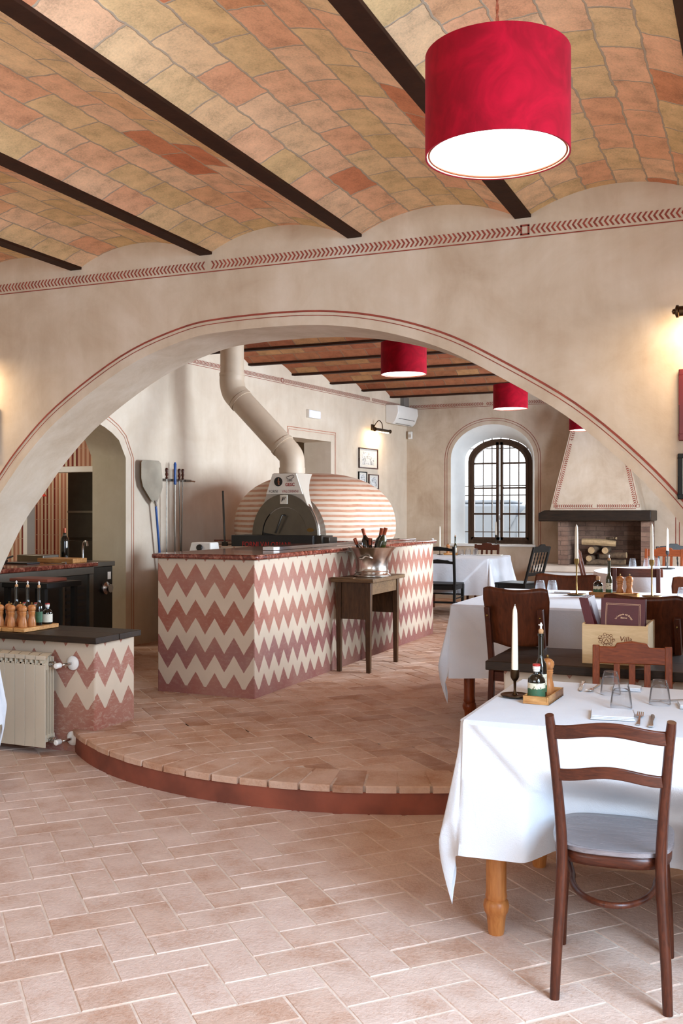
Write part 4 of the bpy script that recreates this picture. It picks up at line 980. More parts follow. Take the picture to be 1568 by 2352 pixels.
def brickbox(name, x0, x1, y0, y1, z0, z1):
    mb = MB()
    for (A, B) in (((x0, y0), (x1, y0)), ((x1, y0), (x1, y1)), ((x1, y1), (x0, y1)), ((x0, y1), (x0, y0))):
        L = math.hypot(B[0] - A[0], B[1] - A[1])
        mb.add([(A[0], A[1], z0), (B[0], B[1], z0), (B[0], B[1], z1), (A[0], A[1], z1)], [(0, 1, 2, 3)], [[(A[0], z0), (A[0] + L, z0), (A[0] + L, z1), (A[0], z1)]])
    return mb.build(name, 'hearth_brick', fpz, smooth=0, weld=False)
brickbox('brick_pier', -2.735, -2.60, 14.36, 15.03, .74, 1.37); brickbox('brick_pier', -1.59, -1.475, 14.36, 15.03, .74, 1.37); brickbox('firebrick_back', -2.62, -1.57, 14.88, 15.04, .74, 1.37)
MB().box(-3.04, -1.25, 14.10, 15.04, .655, .74).build('hearth_slab', 'stoneware', fpz, bevel=.01)
mb = MB().box(-3.0, -2.72, 14.15, 15.04, UP - .02, .655).box(-1.6, -1.28, 14.15, 15.04, UP - .02, .655).box(-2.72, -1.6, 14.15, 15.04, .56, .655).box(-2.72, -1.6, 14.8, 15.04, UP - .02, .56)
mb.build('hearth_base', 'white_reveal', fpz)
# logs on the hearth and in the wood store
def log(label, p, q, r, group):
    t = thing('firewood_log', label, 'log', ((p[0] + q[0]) / 2, (p[1] + q[1]) / 2, (p[2] + q[2]) / 2), 0, group)
    c = Vector(t.location); P_ = Vector(p) - c; Q_ = Vector(q) - c; k = 7; rr_ = random.Random(hash(label) % 100 if False else len(label))
    pts = [P_.lerp(Q_, i / k) + Vector((0, rr_.uniform(-.006, .006), rr_.uniform(-.006, .006))) for i in range(k + 1)]
    MB().tube(pts, [r * rr_.uniform(.9, 1.08) for _ in pts], 12).build('bark', 'bark', t)
    d = (Q_ - P_).normalized()
    MB().tube([pts[0] - d * .004, pts[0] + d * .004], r * .93, 12).tube([pts[-1] - d * .004, pts[-1] + d * .004], r * .93, 12).build('cut_end', 'cut_wood', t)
    return t
LG = 'firewood logs stacked in the fireplace'
tl = tag(MB().tube([(-2.42, 14.50, 1.075), (-2.2, 14.5, 1.07), (-1.95, 14.52, 1.05)], [.045, .05, .042], 7).build('firewood_log', 'cut_wood'), 'pale split log lying across the top of the firewood', 'log', LG)
log('round log end facing out below the left part of the pale log', (-2.27, 14.38, .955), (-2.22, 14.8, .97), .052, LG)
log('round log end facing out below the right part of the pale log', (-2.08, 14.38, .955), (-2.1, 14.8, .96), .048, LG)
log('round log at the lower left of the firewood on the hearth', (-2.30, 14.36, .84), (-2.26, 14.8, .84), .045, LG)
log('dark log lying level at the bottom of the firewood', (-2.34, 14.45, .785), (-1.82, 14.5, .785), .04, LG)
log('mossy log lying level in the middle of the firewood', (-2.16, 14.50, .875), (-1.80, 14.46, .895), .045, LG)
log('thin dark branch resting behind the pale split log', (-2.1, 14.62, 1.12), (-1.95, 14.56, 1.12), .02, LG)
for i, x in enumerate((-2.62, -2.48, -2.33, -2.2, -2.05)):
    log('%s log of the row in the low wood store under the hearth slab' % ('leftmost', 'second', 'middle', 'fourth', 'rightmost')[i], (x, 14.2, .50 - .02 * (i % 2)), (x, 14.7, .50), .055, 'logs in the wood store under the hearth')
for i, x in enumerate((-2.6, -2.4, -2.2, -2.0)):
    pass
# red painted line of the right-hand window trim on the far wall
for off in (0, .05):
    struct(MB().box(-1.19 + off, -1.18 + off, YW - .003, YW, .98, 2.6).build('trim_10', 'stripe_paint', smooth=0))
struct(MB().box(-1.05, .3, YW - .05, YW, .92, .97).build('window_sill', 'white_reveal', bevel=.004))

# ================================================================== kitchen pass counter
kc = thing('kitchen_counter', 'stainless counter with red marble top in the passage to the kitchen', 'counter', (0, 0, 0))
MB().box(-6.55, -5.70, 5.62, 7.53, UP + .06, .93).build('steel_body', 'dark_steel', kc, bevel=.004)
MB().box(-6.55, -5.685, 5.62, 7.545, .93, 1.0).build('steel_rim', 'steel', kc, bevel=.004)
MB().box(-6.6, -5.66, 5.6, 7.58, 1.0, 1.04).build('marble_top', 'marble', kc, bevel=.01)
MB().box(-5.70, -5.69, 5.7, 7.1, .25, .86).build('door', 'dark_steel', kc, bevel=.003); MB().box(-5.69, -5.67, 7.08, 7.11, .25, .86).build('door_edge', 'steel', kc)
mb = MB()
for i in range(9): mb.box(-5.70, -5.694, 7.16, 7.42, .32 + i * .06, .345 + i * .06)
mb.build('vent_grille', 'black', kc)
MB().box(-5.70, -5.68, 7.47, 7.53, UP + .06, .93).build('corner_post', 'steel', kc)
ka = thing('steel_appliance', 'dark steel appliance with a round knob between the pass counter and the jamb', 'appliance', (0, 0, 0))
MB().box(-6.4, -5.76, 7.6, 7.93, UP + .05, .985).build('body', 'dark_steel', ka, bevel=.006); MB().box(-6.4, -5.745, 7.6, 7.95, .985, 1.03).build('top', 'steel', ka, bevel=.004)
MB().lathe([(.02, 0), (.055, .005), (.06, .03), (.045, .05), (.04, .075), (.001, .08)], (-5.76, 7.80, .78), 24, Matrix.Rotation(R(90), 4, 'Y')).build('knob', 'chrome', ka)
MB().box(-5.76, -5.757, 7.85, 7.90, .86, .93).build('sticker', 'paper', ka)
KB = 1.04
bb = thing('wine_bottle', 'dark wine bottle with tan foil standing on the kitchen pass counter', 'bottle', (-6.16, 7.72, 1.03))
MB().lathe([(.001, 0), (.038, 0), (.04, .01), (.04, .19), (.034, .22), (.016, .25), (.0145, .31), (.001, .312)], (0, 0, 0), 20).build('glass', 'bottle_dark', bb); MB().lathe([(.0155, .27), (.0165, .315), (.001, .318)], (0, 0, 0), 16).build('foil', 'copper', bb); MB().lathe([(.017, .235), (.0165, .25), (.0155, .252)], (0, 0, 0), 16, cap=False).build('neck_label', 'label_cream', bb)
cbd = thing('cutting_board', 'olive wood board holding cutlery at the end of the kitchen pass counter', 'board', (-5.90, 7.36, KB), 0)
MB().box(-.20, .20, -.10, .10, 0, .042).build('board', 'olive_wood', cbd, bevel=.004)
sp = tag(MB().box(-.11, .11, -.008, .008, 0, .004).tube([(.09, 0, .004), (.13, 0, .006)], .012, 8).build('serving_spoon', 'chrome'), 'steel spoon lying in front of the olive wood board', 'spoon'); sp.location = (-5.86, 7.20, KB)
fc = thing('tap', 'small chrome tap behind the olive wood board in the passage', 'tap', (-5.93, 7.70, 1.03))
MB().tube(cat([(0, 0, 0), (0, 0, .13), (.02, -.01, .185), (.055, -.02, .19), (.075, -.03, .15)], 5), .010, 10).build('spout', 'chrome', fc); MB().lathe([(.02, 0), (.02, .02), (.012, .03)], (0, 0, 0), 14).build('base', 'chrome', fc)
tag(MB().box(-6.35, -6.05, 7.28, 7.5, KB, KB + .065).build('steel_container', 'steel', bevel=.004), 'low steel container behind the olive wood board', 'container')
tag(MB().box(-6.2, -5.95, 6.95, 7.12, KB, KB + .015).build('dark_tray', 'black', bevel=.004), 'flat black tray on the kitchen pass counter', 'tray')
pn = thing('frying_pan', 'dark round pan on the left of the kitchen pass counter', 'pan', (-5.98, 6.56, KB))
MB().lathe([(.001, 0), (.08, .0), (.115, .03), (.125, .055), (.12, .055), (.10, .02), (.001, .012)], (0, 0, 0), 28, cap=False).build('bowl', 'dark_steel', pn); MB().tube([(0, .11, .05), (-.05, .3, .075)], .008, 8).build('handle', 'black', pn)
tag(MB().lathe([(.10, 0), (.10, .006), (.02, .11), (.02, .13), (.001, .13)], (-6.9, 8.2, 1.66), 24).tube([(-6.9, 8.2, 1.79), (-6.9, 8.2, 3.4)], .004, 6).build('kitchen_pendant', 'red_glass'), 'small red cone pendant hanging in the kitchen', 'pendant lamp')
stl = thing('serving_stand', 'black serving stand behind the left shelf carrying a terracotta board', 'stand', (-5.02, 6.02, UP))
MB().box(-.2, .22, -.2, .2, .80, .84).build('top', 'black_wood', stl, bevel=.004)
for sx in (-1, 1):
    for sy in (-1, 1): MB().box(sx * .17 - .018, sx * .17 + .018, sy * .17 - .018, sy * .17 + .018, 0, .80).build('leg', 'black_wood', stl)
tag(MB().box(-5.22, -4.86, 5.90, 6.12, UP + .84, UP + .865).build('terracotta_board', 'terracotta_paint', bevel=.006), 'terracotta coloured board on the black serving stand', 'board')

# ================================================================== pendants
def pendant(label, x, y, z, ztop=3.12, first=None):
    t = thing('pendant_lamp', label, 'pendant lamp', (x, y, z), 0, 'crimson velvet drum pendants')
    r, h = .2, .279
    sh = MB().lathe([(r, 0), (r, h), (r - .004, h), (r - .004, 0), (r, 0)], (0, 0, 0), 72, cap=False).build('drum_shade', 'velvet', t, smooth=60)
    MB().lathe([(r - .0045, .002), (r - .0045, h - .004)], (0, 0, 0), 72, cap=False).build('lining', 'shade_inner', sh)
    MB().tube([((r - .010) * math.cos(a), (r - .010) * math.sin(a), .006) for a in [2 * PI * i / 64 for i in range(64)]], .003, 6, closed=True).build('rim_wire', 'copper', sh)
    MB().lathe([(.001, .022), (r - .012, .022), (r - .012, .026), (.001, .026)], (0, 0, 0), 64, cap=False).build('diffuser', 'diffuser', t)
    MB().lathe([(.001, h - .01), (r - .005, h - .01), (r - .005, h - .006), (.001, h - .006)], (0, 0, 0), 48, cap=False).build('top_disc', 'velvet', t)
    L = ztop - z; k = 40
    for ph in (0, PI):
        MB().tube([(.0028 * math.cos(i * .9 + ph), .0028 * math.sin(i * .9 + ph), lerp(h - .005, L, i / k)) for i in range(k + 1)], .0026, 5).build('twisted_cord', 'cord', t)
    MB().lathe([(.045, L - .015), (.04, L - .03), (.012, L - .04)], (0, 0, 0), 20).build('ceiling_rose', 'bronze', t)
    return t
pendant('large near crimson drum pendant at the top right of the photo', -.686, 2.719, 2.49, 3.15)
pendant('crimson drum pendant beyond the arch, nearest of those in the back room', -2.906, 8.218, 2.70, 3.42)
pendant('crimson drum pendant in front of the far wall, between the window and the arch', -2.731, 11.444, 2.70, 3.42)
pendant('crimson drum pendant above the fireplace, half hidden by the arch', -2.255, 13.68, 2.605, 3.42)

# ================================================================== tables and cloths
def cloth(name, label, x0, x1, y0, y1, zt, drop, seed, flare=.05, tipspread=.10, amp=.010, group=None, ease=None, crease=True, tips=None, dent=None, twist=0.0):
    rr_ = random.Random(seed); ph = [rr_.uniform(0, 6.28) for _ in range(8)]
    tips = tips or {}
    segs = []; ns = 96; nc = 22
    cor = [((x1, y0), -90), ((x1, y1), 0), ((x0, y1), 90), ((x0, y0), 180)]   # corner, start angle of outward fan
    sides = [((x0, y0), (x1, y0), (0, -1)), ((x1, y0), (x1, y1), (1, 0)), ((x1, y1), (x0, y1), (0, 1)), ((x0, y1), (x0, y0), (-1, 0))]
    rows = 40; cols = []
    for k in range(4):
        a, b, nrm = sides[k]; L = math.hypot(b[0] - a[0], b[1] - a[1])
        for i in range(ns):
            t = i / ns; cols.append(('s', k, t, (lerp(a[0], b[0], t), lerp(a[1], b[1], t)), nrm, L))
        c, ang = cor[k]
        for i in range(nc):
            cols.append(('c', k, i / nc, c, ang, 0))
    def P(col, v):
        ty, k, t, base, nn, L = col
        if v == 0: return (base[0], base[1], zt)
        if ty == 's':
            s = t * L; r = v * drop
            w = amp * v * (math.sin(s * 7 + ph[k]) + .6 * math.sin(s * 15 + ph[k + 1]) + .35 * math.sin(s * 27 + ph[k + 2]))
            out_ = .004 + flare * v ** 1.4 * (1 - .35 * math.sin(PI * t)) + w * math.sin(PI * t) ** .5 if 0 < t < 1 else .004 + flare * v ** 1.4
            # diagonal fold running down from each corner
            if crease:
                for q, dd in ((s, 1), (L - s, 1)):
                    e = (q - r * 1.02 - .02); out_ += .012 / (1 + math.exp(-max(-3, min(3, e)) * 200))
            if dent and k == 0:
                q = abs(base[0] - dent[0]) / dent[1]; w_ = max(0, 1 - max(0, q - .75) * 2.2); w_ = w_ * w_ * (3 - 2 * w_)
                e = min(1, max(0, (v - .30) / .32)); e = e * e * (3 - 2 * e); out_ = out_ * (1 - w_ * e) - dent[2] * w_ * e
            sag = .012 * math.sin(s * 5 + ph[k + 3]) * v
            return (base[0] + nn[0] * out_, base[1] + nn[1] * out_, zt - .003 * v ** .5 - r * (1 - .5 * (flare / drop) ** 2) + sag)
        th = t * PI / 2; Lr = drop / max(math.cos(th), math.sin(th)); r = v * Lr
        sp = tips.get(k, tipspread)
        a = R(nn) + th
        bulge = math.sin(2 * th) ** .75 if 0 < th < PI / 2 - 1e-6 else 0.0
        fold = .030 * math.sin(th * 8 + ph[k]) * v * math.sin(2 * th)
        horiz = .004 + (flare * v ** 1.4) * (1 - bulge) + bulge * sp * ((min(v, .7) / .7) ** 1.15) * (1 - .62 * max(0, (v - .7) / .3) ** 1.3) + fold * .35
        adir = a + fold * 2.0 / max(v, .3) + twist * math.sin(2 * th)
        ex = 0
        return (base[0] + math.cos(adir) * (horiz + ex * (1 - bulge)), base[1] + math.sin(adir) * (horiz + ex * (1 - bulge)), zt - .003 - r * .985)
    mb = MB(); n = len(cols)
    vs = [P(c, (j / rows)) for j in range(rows + 1) for c in cols]
    fs = []
    for j in range(rows):
        for i in range(n):
            fs.append((j * n + i, j * n + (i + 1) % n, (j + 1) * n + (i + 1) % n, (j + 1) * n + i))
    mb.add(vs, fs)
    # soft top with faint ironed folds
    m_ = 26
    def top(u, v):
        x, y = lerp(x0, x1, u), lerp(y0, y1, v); e = min(u, 1 - u, v, 1 - v)
        z = zt + (.0012 * (math.sin(x * 23 + ph[0]) * math.sin(y * 19 + ph[1])) if e > 0.02 else 0)
        return (x, y, z)
    mb.grid(top, m_, m_)
    o = mb.build(name, 'linen', smooth=50, solid=0.0)
    o.data.validate()
    return tag(o, label, 'tablecloth', group or 'white linen tablecloths')

def turned_leg(h, r=.036, foot=.30):
    return [(.001, 0), (r * .72, 0), (r * .80, .01), (r * .92, .055), (r * .98, .07), (r * 1.18, .082), (r * 1.28, .10), (r * 1.18, .118), (r * .98, .125), (r * 1.08, .135), (r * 1.0, .15), (r * 1.02, h * .55), (r * .98, h - .14), (r * 1.15, h - .13), (r * 1.0, h - .12), (.001, h - .12)]
def table(label, x0, x1, y0, y1, z0, h, mat='pine', turned=True, inset=.085):
    t = thing('dining_table', label, 'table', ((x0 + x1) / 2, (y0 + y1) / 2, z0)); w, d = (x1 - x0) / 2 - .006, (y1 - y0) / 2 - .006
    MB().box(-w, w, -d, d, h - .03, h - .002).build('tabletop', mat, t, bevel=.004)
    for sx in (-1, 1):
        for sy in (-1, 1):
            x, y = sx * (w - inset), sy * (d - inset); mb = MB()
            if turned: mb.lathe(turned_leg(h), (x, y, 0), 24); mb.box(x - .035, x + .035, y - .035, y + .035, h - .13, h - .03)
            else: mb.frustum([(x - .024, y - .024, 0), (x + .024, y - .024, 0), (x + .024, y + .024, 0), (x - .024, y + .024, 0)], [(x - .038, y - .038, h - .03), (x + .038, y - .038, h - .03), (x + .038, y + .038, h - .03), (x - .038, y + .038, h - .03)])
            mb.build('leg', mat, t)
    for sy in (-1, 1): MB().box(-w + inset, w - inset, sy * (d - inset) - .011, sy * (d - inset) + .011, h - .12, h - .03).build('apron', mat, t)
    for sx in (-1, 1): MB().box(sx * (w - inset) - .011, sx * (w - inset) + .011, -d + inset, d - inset, h - .12, h - .03).build('apron', mat, t)
    return t
T1 = (-.972, .30, 3.385, 4.30)
table('honey pine table with turned legs under the near white cloth', *T1, 0, .768)
cloth('tablecloth', 'white cloth on the near right table in front of the low wall', *T1, .772, .465, 4, flare=.06, tips={3: .078}, dent=(-.455, .25, .15), twist=-.55)
T2 = (-1.86, .35, 6.19, 7.62)
table('reddish table under the cloth behind the right-hand low wall', *T2, UP, .762, 'cherry')
cloth('tablecloth', 'white cloth on the table just behind the right-hand low wall', *T2, UP + .766, .46, 9, flare=.06, tips={3: .085}, twist=-.5)
T3 = (-4.45, -3.27, 12.53, 13.66)
table('reddish table under the cloth by the arched window', *T3, UP, .756, 'cherry', False)
cloth('tablecloth', 'white cloth on the table by the arched window', *T3, UP + .760, .47, 12, flare=.07)
TL = (-4.98, -4.05, 3.55, 4.46)
table('table under the white cloth at the left frame edge', *TL, 0, .768)
cloth('tablecloth', 'white cloth whose corner hangs in at the left frame edge by the radiator', *TL, .772, .47, 21, flare=.06, tips={1: .06})
# oval table near the fireplace
ot = thing('oval_table', 'oval table under the white cloth in front of the fireplace', 'table', (-.72, 10.2, UP))
MB().lathe([(.001, .75), (.84, .75), (.84, .777), (.001, .777)], (0, 0, 0), 48).build('tabletop', 'cherry', ot)
MB().lathe([(.001, 0), (.28, 0), (.30, .03), (.08, .08), (.06, .3), (.08, .6), (.15, .75), (.001, .75)], (0, 0, 0), 24).build('pedestal', 'cherry', ot)
ot.scale = (1.0, 1.16, 1.0)
mb = MB(); rr = random.Random(2)
def oc(u, v):
    a = 2 * PI * u; q = v
    r = .85 + .012 * min(1, q * 6) + q * .05 + q * .035 * math.sin(a * 9) + q * .018 * math.sin(a * 17 + 1)
    return (r * math.cos(a), r * 1.15 * math.sin(a), .781 - q * (.50 + .03 * math.sin(a * 4)))
mb.grid(oc, 160, 14, closeu=True)
mb.lathe([(.001, .781), (.85, .781)], (0, 0, 0), 160, Matrix.Diagonal((1, 1.15, 1, 1)), cap=False)
o = mb.build('tablecloth', 'linen', smooth=50); o.location = (-.72, 10.2, UP); tag(o, 'white cloth draped in folds on the oval table by the fireplace', 'tablecloth', 'white linen tablecloths')

# ================================================================== chairs (each local +y looks to the table)
def prof_tube(mb, pts, w, t, up=(0, 1, 0)):   # rectangular section bar along pts
    mb.tube(pts, [1] * len(pts), 4, up=up); return mb
def bar(mb, pts, hw, hh, side=(0, 1, 0)):
    """rectangular bar: half thickness hw along `side`, half height hh across"""
    pts = [Vector(p) for p in pts]; sd = Vector(side).normalized(); vs = []; m = len(pts)
    for i, p in enumerate(pts):
        d = (pts[min(i + 1, m - 1)] - pts[max(i - 1, 0)]).normalized(); s_ = (sd - d * sd.dot(d)).normalized(); u = d.cross(s_)
        h_ = hh[i] if isinstance(hh, list) else hh
        for a, b in ((-1, -1), (1, -1), (1, 1), (-1, 1)): vs.append(p + s_ * hw * a + u * h_ * b)
    fs = [(3, 2, 1, 0), tuple(4 * (m - 1) + q for q in range(4))]
    for i in range(m - 1):
        for q in range(4): fs.append((4 * i + q, 4 * i + (q + 1) % 4, 4 * (i + 1) + (q + 1) % 4, 4 * (i + 1) + q))
    mb.add(vs, fs); return mb

# --- near bentwood chair
c1 = thing('bentwood_chair', 'dark red bentwood chair with two back rails at the near white table', 'chair', (-.452, 3.30, 0), 5.5)
def post(sx):
    pts = [(sx * .166, -.205, 0), (sx * .160, -.190, .15), (sx * .150, -.172, .32), (sx * .147, -.165, .44), (sx * .152, -.178, .56), (sx * .163, -.215, .72), (sx * .176, -.262, .885)]
    return cat(pts, 6)
for sx in (-1, 1):
    pp = post(sx); n_ = len(pp)
    MB().tube(pp, [.0150 + .0025 * math.sin(PI * min(1, i / n_ * 1.2)) for i in range(n_)] [:-1] + [.0135], 16).build('leg', 'mahogany', c1)
    MB().tube(cat([(sx * .178, .205, 0), (sx * .172, .190, .16), (sx * .160, .165, .33), (sx * .155, .160, .435)], 6), [.0125 + .0045 * (i / 18) for i in range(19)], 14).build('leg', 'mahogany', c1)
def wavy_rail(mb, z, hx, y, hh, bow=.012):
    n_ = 18; top_, bot = [], []
    vs = []
    for i in range(n_ + 1):
        t = i / n_; x = lerp(-hx, hx, t); zc = z + .010 * math.sin((t - .5) * PI * 1.0 * 2 + PI / 2) ; yy = y - .020 * math.sin(PI * t)
        for (a, b) in ((-.006, -hh), (.006, -hh), (.006, hh), (-.006, hh)): vs.append((x, yy + a, zc + b + .012 * (t - .5) * 0))
    fs = [(3, 2, 1, 0), tuple(4 * n_ + q for q in range(4))]
    for i in range(n_):
        for q in range(4): fs.append((4 * i + q, 4 * i + (q + 1) % 4, 4 * (i + 1) + (q + 1) % 4, 4 * (i + 1) + q))
    mb.add(vs, fs); return mb
wavy_rail(MB(), .842, .166, -.247, .021).build('back_rail', 'mahogany_x', c1, bevel=.004)
wavy_rail(MB(), .705, .155, -.212, .018).build('back_rail', 'mahogany_x', c1, bevel=.004)
def seat_r(a, k=1.0):  # rounded trapezoid outline, wider in front
    c_, s_ = math.cos(a), math.sin(a); p = 3.2
    x = (.188 + .014 * s_) * math.copysign(abs(c_) ** (2 / p), c_); y = (.195) * math.copysign(abs(s_) ** (2 / p), s_) + .012
    return x * k, y * k
mb = MB(); N = 64
for (k, z) in ((.80, .4605), (.96, .463), (1.0, .460), (1.005, .452), (.98, .446)):
    pass
rings = [(.55, .4585), (.85, .4610), (.97, .4650), (1.0, .4620), (1.0, .450), (.97, .446)]
vs = []
for k, z in rings:
    for i in range(N): x, y = seat_r(2 * PI * i / N, k); vs.append((x, y, z))
fs = [tuple(range(N))]
for j in range(len(rings) - 1):
    for i in range(N): fs.append((j * N + i, j * N + (i + 1) % N, (j + 1) * N + (i + 1) % N, (j + 1) * N + i))
mb.add(vs, fs); mb.build('seat', 'seat_sheen', c1, smooth=50)
MB().grid(lambda u, v: (*[q * (.965 - .0 * v) for q in seat_r(2 * PI * u)], .447 - v * .036), 64, 2, closeu=True).build('seat_ring', 'mahogany_x', c1, solid=.018)
hp = [(.158, .175, .315)] + [(.132 * math.cos(-PI * i / 20), .05 - .235 * math.sin(PI * i / 20), .30) for i in range(21)] + [(-.158, .175, .315)]
MB().tube(cat(hp, 2), .0105, 12).build('hoop_stretcher', 'mahogany', c1)

# --- generic frame chair
def frame_chair(name, label, loc, rz, group=None, w=.40, d=.38, sh=.455, H=.90, back='slats', mv='cherry', mh='cherry_x', lean=.09, rung=True):
    t = thing(name, label, 'chair', loc, rz, group); hw, hd = w / 2, d / 2
    yb = lambda z: -hd - lean * max(0, (z - sh) / (H - sh)) ** 1.0 - .04 * max(0, 1 - z / sh)
    for sx in (-1, 1):
        pts = [(sx * hw, yb(z), z) for z in (0, .2, sh, (sh + H) / 2, H - (0.0 if back != 'panel' else .10))]
        bar(MB(), pts, .014, .017).build('leg', mv, t, bevel=.004)
        MB().frustum([(sx * hw - .014, hd - .014, 0), (sx * hw + .014, hd - .014, 0), (sx * hw + .014, hd + .014, 0), (sx * hw - .014, hd + .014, 0)], [(sx * hw - .02, hd - .02, sh - .02), (sx * hw + .02, hd - .02, sh - .02), (sx * hw + .02, hd + .02, sh - .02), (sx * hw - .02, hd + .02, sh - .02)]).build('leg', mv, t, bevel=.003)
    MB().box(-hw - .015, hw + .015, -hd - .005, hd + .03, sh - .022, sh).build('seat', mh, t, bevel=.008)
    for (x0, x1, y0, y1) in ((-hw, hw, hd - .01, hd + .008), (-hw, hw, -hd - .008, -hd + .01), (-hw - .008, -hw + .01, -hd, hd), (hw - .01, hw + .008, -hd, hd)):
        MB().box(x0, x1, y0, y1, sh - .075, sh - .022).build('apron', mh, t)
    if rung:
        for sx in (-1, 1):
            for z in (.16, .27): MB().tube([(sx * hw, -hd - .02, z), (sx * hw, hd, z)], .009, 8).build('stretcher', mv, t)
        for z in (.19, .30): MB().tube([(-hw, hd, z), (hw, hd, z)], .009, 8).build('stretcher', mv, t)
        MB().tube([(-hw, yb(.2), .22), (hw, yb(.2), .22)], .009, 8).build('stretcher', mv, t)
    F = lambda yo: (lambda a, b: (a, yb(b) + yo, b))
    if back == 'slats':
        crest = [(-hw, H - .085), (hw, H - .085), (hw, H - .012), (hw - .01, H - .006), (hw * .48, H - .006), (hw * .42, H + .012), (0, H + .022), (-hw * .42, H + .012), (-hw * .48, H - .006), (-hw + .01, H - .006), (-hw, H - .012)]
        cr = MB().prism(crest, F(-.012), F(.012)).build('crest_rail', mh, t, bevel=.004)
        for sx in (-1, 1): MB().box(sx * hw * .72 - .035, sx * hw * .72 + .035, yb(H - .04) - .014, yb(H - .04) - .0135 + .001, H - .048, H - .038).build('carved_slot', 'black_wood', cr)
        for x in (-hw * .42, 0, hw * .42): bar(MB(), [(x, yb(z), z) for z in (sh + .09, H - .08)], .007, .015).build('slat', mv, t, bevel=.002)
        bar(MB(), [(-hw, yb(sh + .08), sh + .08), (hw, yb(sh + .08), sh + .08)], .010, .018).build('lower_rail', mh, t, bevel=.003)
    elif back == 'ladder':
        for zc in (H - .04, H - .20):
            pr = [(-hw, zc - .022), (-hw * .4, zc - .012), (hw * .4, zc - .012), (hw, zc - .022), (hw, zc + .014), (hw * .75, zc + .018), (hw * .62, zc + .030), (hw * .45, zc + .030), (0, zc + .042), (-hw * .45, zc + .030), (-hw * .62, zc + .030), (-hw * .75, zc + .018), (-hw, zc + .014)]
            MB().prism(pr, F(-.009), F(.009)).build('back_rail', mh, t, bevel=.002)
    elif back == 'bent':
        for zc, hh, ex in ((H - .035, .036, .035), (H - .215, .014, 0)):
            bar(MB(), [(x, yb(zc) - .012 + .03 * (x / hw) ** 2, zc) for x in [lerp(-hw - ex, hw + ex, i / 12) for i in range(13)]], .008, hh).build('back_rail', mh, t, bevel=.004)
    elif back == 'spindle':
        cr = [(-hw, H - .07), (hw, H - .07), (hw, H - .02), (hw * .8, H + .005), (hw * .4, H + .01), (hw * .2, H + .035), (-hw * .2, H + .035), (-hw * .4, H + .01), (-hw * .8, H + .005), (-hw, H - .02)]
        MB().prism(cr, F(-.012), F(.012)).build('crest_rail', mh, t, bevel=.003)
        MB().prism([(-hw, sh + .09), (hw, sh + .09), (hw, sh + .135), (-hw, sh + .135)], F(-.01), F(.01)).build('lower_rail', mh, t, bevel=.003)
        for x in (-hw * .55, -hw * .18, hw * .18, hw * .55):
            n_ = 10; pts = [(x, yb(z), z) for z in [lerp(sh + .13, H - .065, i / n_) for i in range(n_ + 1)]]
            MB().tube(pts, [.006 + .005 * (i % 2) for i in range(n_ + 1)], 8).build('spindle', mv, t)
    elif back == 'panel':
        n_ = 16
        def panel(u, v):
            x = lerp(-1, 1, u); z0_, z1_ = H - .325, H; 
            wv = lerp(.86, 1.0, min(1, v * 1.25)) * (1 - .035 * max(0, v - .8) * 5)
            zz = lerp(z0_, z1_, v) + v * (.022 * abs(x) ** 1.6 - .0) * (1 if abs(x) < .8 else 1 - (abs(x) - .8) * 3.6) - (1 - v) * .012 * math.cos(x * PI)
            X = x * (hw + .042) * wv; return (X, yb(zz) + .012 + .030 * x * x - .0, zz)
        MB().grid(panel, 28, 14).build('back_panel', 'ply', t, solid=.012)
        for sx in (-1, 1): MB().lathe([(.001, 0), (.007, 0), (.005, .004), (.001, .005)], (sx * hw, yb(H - .15) - .014, H - .15), 12, Matrix.Rotation(R(90), 4, 'X')).build('screw_cap', 'brass', t)
    elif back == 'lyre':
        cr = [(-hw * .72, H - .10), (hw * .72, H - .10), (hw * .72, H - .01), (hw * .4, H), (hw * .25, H + .03), (-hw * .25, H + .03), (-hw * .4, H), (-hw * .72, H - .01)]
        MB().prism(cr, F(-.012), F(.012)).build('crest_rail', mh, t, bevel=.004)
        for i in range(5): x = lerp(-hw * .55, hw * .55, i / 4); bar(MB(), [(x, yb(z), z) for z in (sh + .03, H - .09)], .006, .010).build('slat', mv, t)
    return t
frame_chair('slat_back_chair', 'reddish slat back chair across the near table, in front of the wine box', (-.557, 4.72, 0), 188, w=.335, H=.853, back='slats', lean=.07, rung=True)
frame_chair('panel_back_chair', 'brown plywood panel back chair at the left, behind the low wall', (-1.275, 5.84, UP), -9, 'brown panel back chairs', w=.32, H=.915, d=.38, back='panel', mv='mahogany', mh='mahogany_x', rung=False)
frame_chair('panel_back_chair', 'brown plywood panel back chair behind the pine wine box', (-.585, 5.86, UP), -6, 'brown panel back chairs', w=.36, H=.895, d=.38, back='panel', mv='mahogany', mh='mahogany_x', rung=False)
frame_chair('panel_back_chair', 'brown panel back chair at the far side of the table behind the low wall', (-1.50, 7.93, UP), 176, 'brown panel back chairs', w=.45, H=.84, d=.38, back='panel', mv='mahogany', mh='mahogany_x', rung=False)
frame_chair('panel_back_chair', 'light brown panel back chair at the right frame edge across the table', (-.46, 7.93, UP), 174, 'brown panel back chairs', w=.40, H=.84, d=.38, back='panel', mv='cherry', mh='cherry_x', rung=False)
frame_chair('ladder_back_chair', 'black ladder back chair next to the far end of the zigzag counter', (-3.80, 12.22, UP), 2, w=.43, d=.40, H=.925, back='ladder', mv='black_wood', mh='black_wood', lean=.05)
frame_chair('spindle_back_chair', 'black spindle back chair at the right of the window table', (-2.93, 12.74, UP), 74, w=.42, d=.40, H=.915, back='spindle', mv='black_wood', mh='black_wood', lean=.13)
